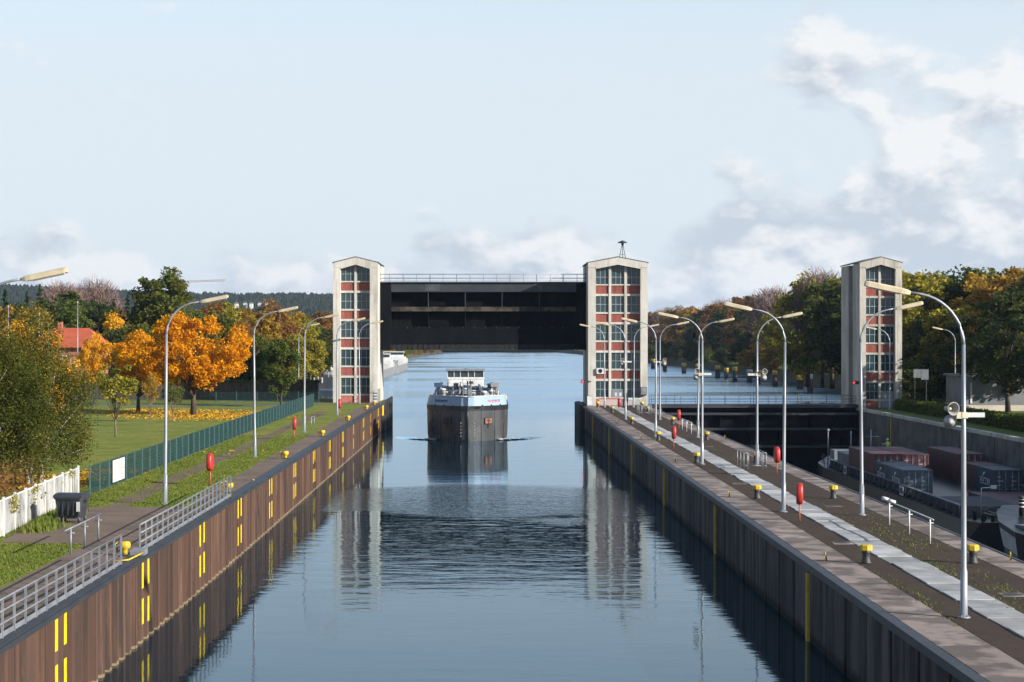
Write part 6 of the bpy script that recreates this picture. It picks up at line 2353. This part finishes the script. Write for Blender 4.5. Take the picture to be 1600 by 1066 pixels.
# ------------------------------------------------------------------ hedge, grass, litter
rg = np.random.default_rng(9)
def hedge(x0_, x1_, ya, yb, z, h, n, label, bend=0.0):
    t = empty('hedge', ((x0_ + x1_) / 2, (ya + yb) / 2, z), label=label, cat='hedge')
    MB().box(x0_ + .15, x1_ - .15, ya, yb, z, z + h - .15).build('branches', M['bark'], t)
    u = rg.random((n, 3))
    side = rg.integers(0, 3, n)
    p_ = np.stack([x0_ + (x1_ - x0_) * u[:, 0], ya + (yb - ya) * u[:, 1], z + h * u[:, 2]], 1)
    p_[side == 0, 2] = z + h
    p_[side == 1, 0] = x0_
    k2 = (side == 2) & (u[:, 2] > .2)
    p_[k2, 2] = z + h * (.9 + .1 * u[k2, 0])
    p_ += rg.normal(size=p_.shape) * .10
    v, q = quads_from(p_ - np.array(ORG[t.name]), .13, rg)
    cm_ = np_mesh('foliage', v, q, LM['green'])
    inst('foliage', cm_, t)
hedge(50.2, 51.8, 150, 236, ZB, 1.15, 26000, 'long clipped dark hedge along the right quay below the third tower')
hedge(-60, -22, 252, 253.5, ZL, 2.4, 9000, 'dark shrub row at the back of the park left of the tower')

M['blade'] = leaf_mat('grass_blade', [(0.085, 0.125, 0.022), (0.12, 0.155, 0.03), (0.17, 0.175, 0.04)], .3)


def blades(name, n, fx, z, hmin, hmax, label, mat):
    u = np.array([fx() for _ in range(n)])
    a_ = rg.random(n) * 6.28
    h = rg.uniform(hmin, hmax, n)
    w_ = .022 + .012 * rg.random(n)
    lx, ly = rg.normal(size=n) * .05, rg.normal(size=n) * .05
    v = np.stack([np.stack([u[:, 0] - w_ * np.cos(a_), u[:, 1] - w_ * np.sin(a_), np.full(n, z)], 1),
                  np.stack([u[:, 0] + w_ * np.cos(a_), u[:, 1] + w_ * np.sin(a_), np.full(n, z)], 1),
                  np.stack([u[:, 0] + lx, u[:, 1] + ly, z + h], 1)], 1).reshape(-1, 3)
    return tag(inst(name, np_mesh(name, v, np.arange(3 * n).reshape(n, 3), mat)), label, 'grass', kind='stuff')


rp_ = random.Random(77)
def spot_left():
    while True:
        y = 55 + 105 * rp_.random() ** 1.4
        x = rp_.uniform(-20.3, -14.8)
        if y < 75.6 and x > -15.8: continue
        if 75.6 <= y <= 92 and x > -19.4: continue
        if y > 92 and -18.5 < x < -17.2 and rp_.random() > .12: continue
        return (x, y)
blades('grass', 60000, spot_left, ZL - .02, .035, .10, 'short green grass on the left quay', M['blade'])
def spot_island():
    c_ = rp_.choice([(17.6, 90, .9, 3.0), (17.4, 84, .6, 3), (16.75, 72, .25, 3.0), (16.7, 60, .2, 3), (14.1, 63, .2, 4), (14.3, 160.5, .5, 2.0), (17.6, 139, .9, 8), (17.9, 79.5, .5, 2), (17.6, 66, .4, 4)])
    return (c_[0] + rp_.gauss(0, c_[2]), c_[1] + rp_.gauss(0, c_[3]))
blades('weeds', 1500, spot_island, ZR - .01, .03, .10, 'patches of moss and weeds in the island paving joints', M['blade'])
M['litter'] = leaf_mat('fallen_leaf', [(0.42, 0.15, 0.015), (0.58, 0.26, 0.02), (0.66, 0.36, 0.03), (0.30, 0.15, 0.04)], .1)


def litter(name, cs_, label):
    P = []
    for (x, y, r_, n) in cs_:
        a_ = rg.random(n) * 6.28
        d_ = r_ * rg.random(n) ** .6
        P.append(np.stack([x + d_ * np.cos(a_), y + d_ * np.sin(a_) * 1.3, ZL + .01 + .04 * rg.random(n)], 1))
    v, q = quads_from(np.concatenate(P), .10, rg, up=2.5)
    tag(inst(name, np_mesh(name, v, q, M['litter'])), label, 'leaves', kind='stuff')


litter('fallen_leaves', [(-30.5, 203, 9.5, 3000), (-37.5, 212, 7, 1200), (-25.5, 108, 4.2, 1500), (-22.6, 116, 2.2, 700), (-27, 197, 8, 1500), (-18, 108, 5, 90), (-17.5, 135, 4, 60)], 'orange fallen leaves spread beneath the maples and birch')
# weeds and creeper at the white fence and bin
def spot_weed():
    c_ = rp_.choice([(-18.9, 81.3, .35, .7), (-19.3, 87.5, .3, 1.2), (-19.2, 84.0, .2, .8)])
    return (c_[0] + rp_.gauss(0, c_[2]), c_[1] + rp_.gauss(0, c_[3]))
blades('weeds', 2600, spot_weed, ZL - .02, .15, .45, 'tall weeds at the foot of the white fence', M['blade'])
t = empty('creeper', (-19.7, 84, ZL), label='leafy creeper hanging over the white sheet fence', cat='plant')
P = []
for k2 in range(13):
    y = rp_.uniform(70, 97)
    x = -19.1 - (y - 66.5) * .053
    n = rp_.randint(15, 60)
    zt_ = 1.55
    L = rp_.uniform(.15, .9)
    P.append(np.stack([x + rg.normal(size=n) * .07 + .05, y + rg.normal(size=n) * .28, ZL + zt_ - L * rg.random(n) + rg.normal(size=n) * .05], 1))
v, q = quads_from(np.concatenate(P) - np.array(ORG[t.name]), .06, rg)
inst('foliage', np_mesh('foliage', v, q, LM['yellowgreen']), t)
sb = empty('shrub', (-21.6, 86, ZL), label='low rust-red shrub behind the white fence at the left edge', cat='shrub')
P = rg.normal(size=(7000, 3)) * np.array([.7, 5.5, .55]) + np.array([-2.2, 0, 1.0])
v, q = quads_from(P, .075, rg)
inst('foliage', np_mesh('foliage', v, q, LM['rust']), sb)

# ------------------------------------------------------------------ haze
hz = MB()
hz.box(-5900, 5900, -60, 8900, -8, 190)
ho_ = hz.build('haze', M['white'])
mm = bpy.data.materials.new('haze_air')
mm.use_nodes = True
nt = mm.node_tree
nt.nodes.remove(nt.nodes['Principled BSDF'])
pvn = nt.nodes.new('ShaderNodeVolumePrincipled')
pvn.inputs['Color'].default_value = (0.58, 0.76, 1.0, 1)
pvn.inputs['Density'].default_value = 0.000046
pvn.inputs['Anisotropy'].default_value = 0.2
nt.links.new(pvn.outputs[0], nt.nodes['Material Output'].inputs['Volume'])
ho_.data.materials.clear()
ho_.data.materials.append(mm)
tag(ho_, 'pale autumn haze over the whole valley', 'haze', kind='stuff')
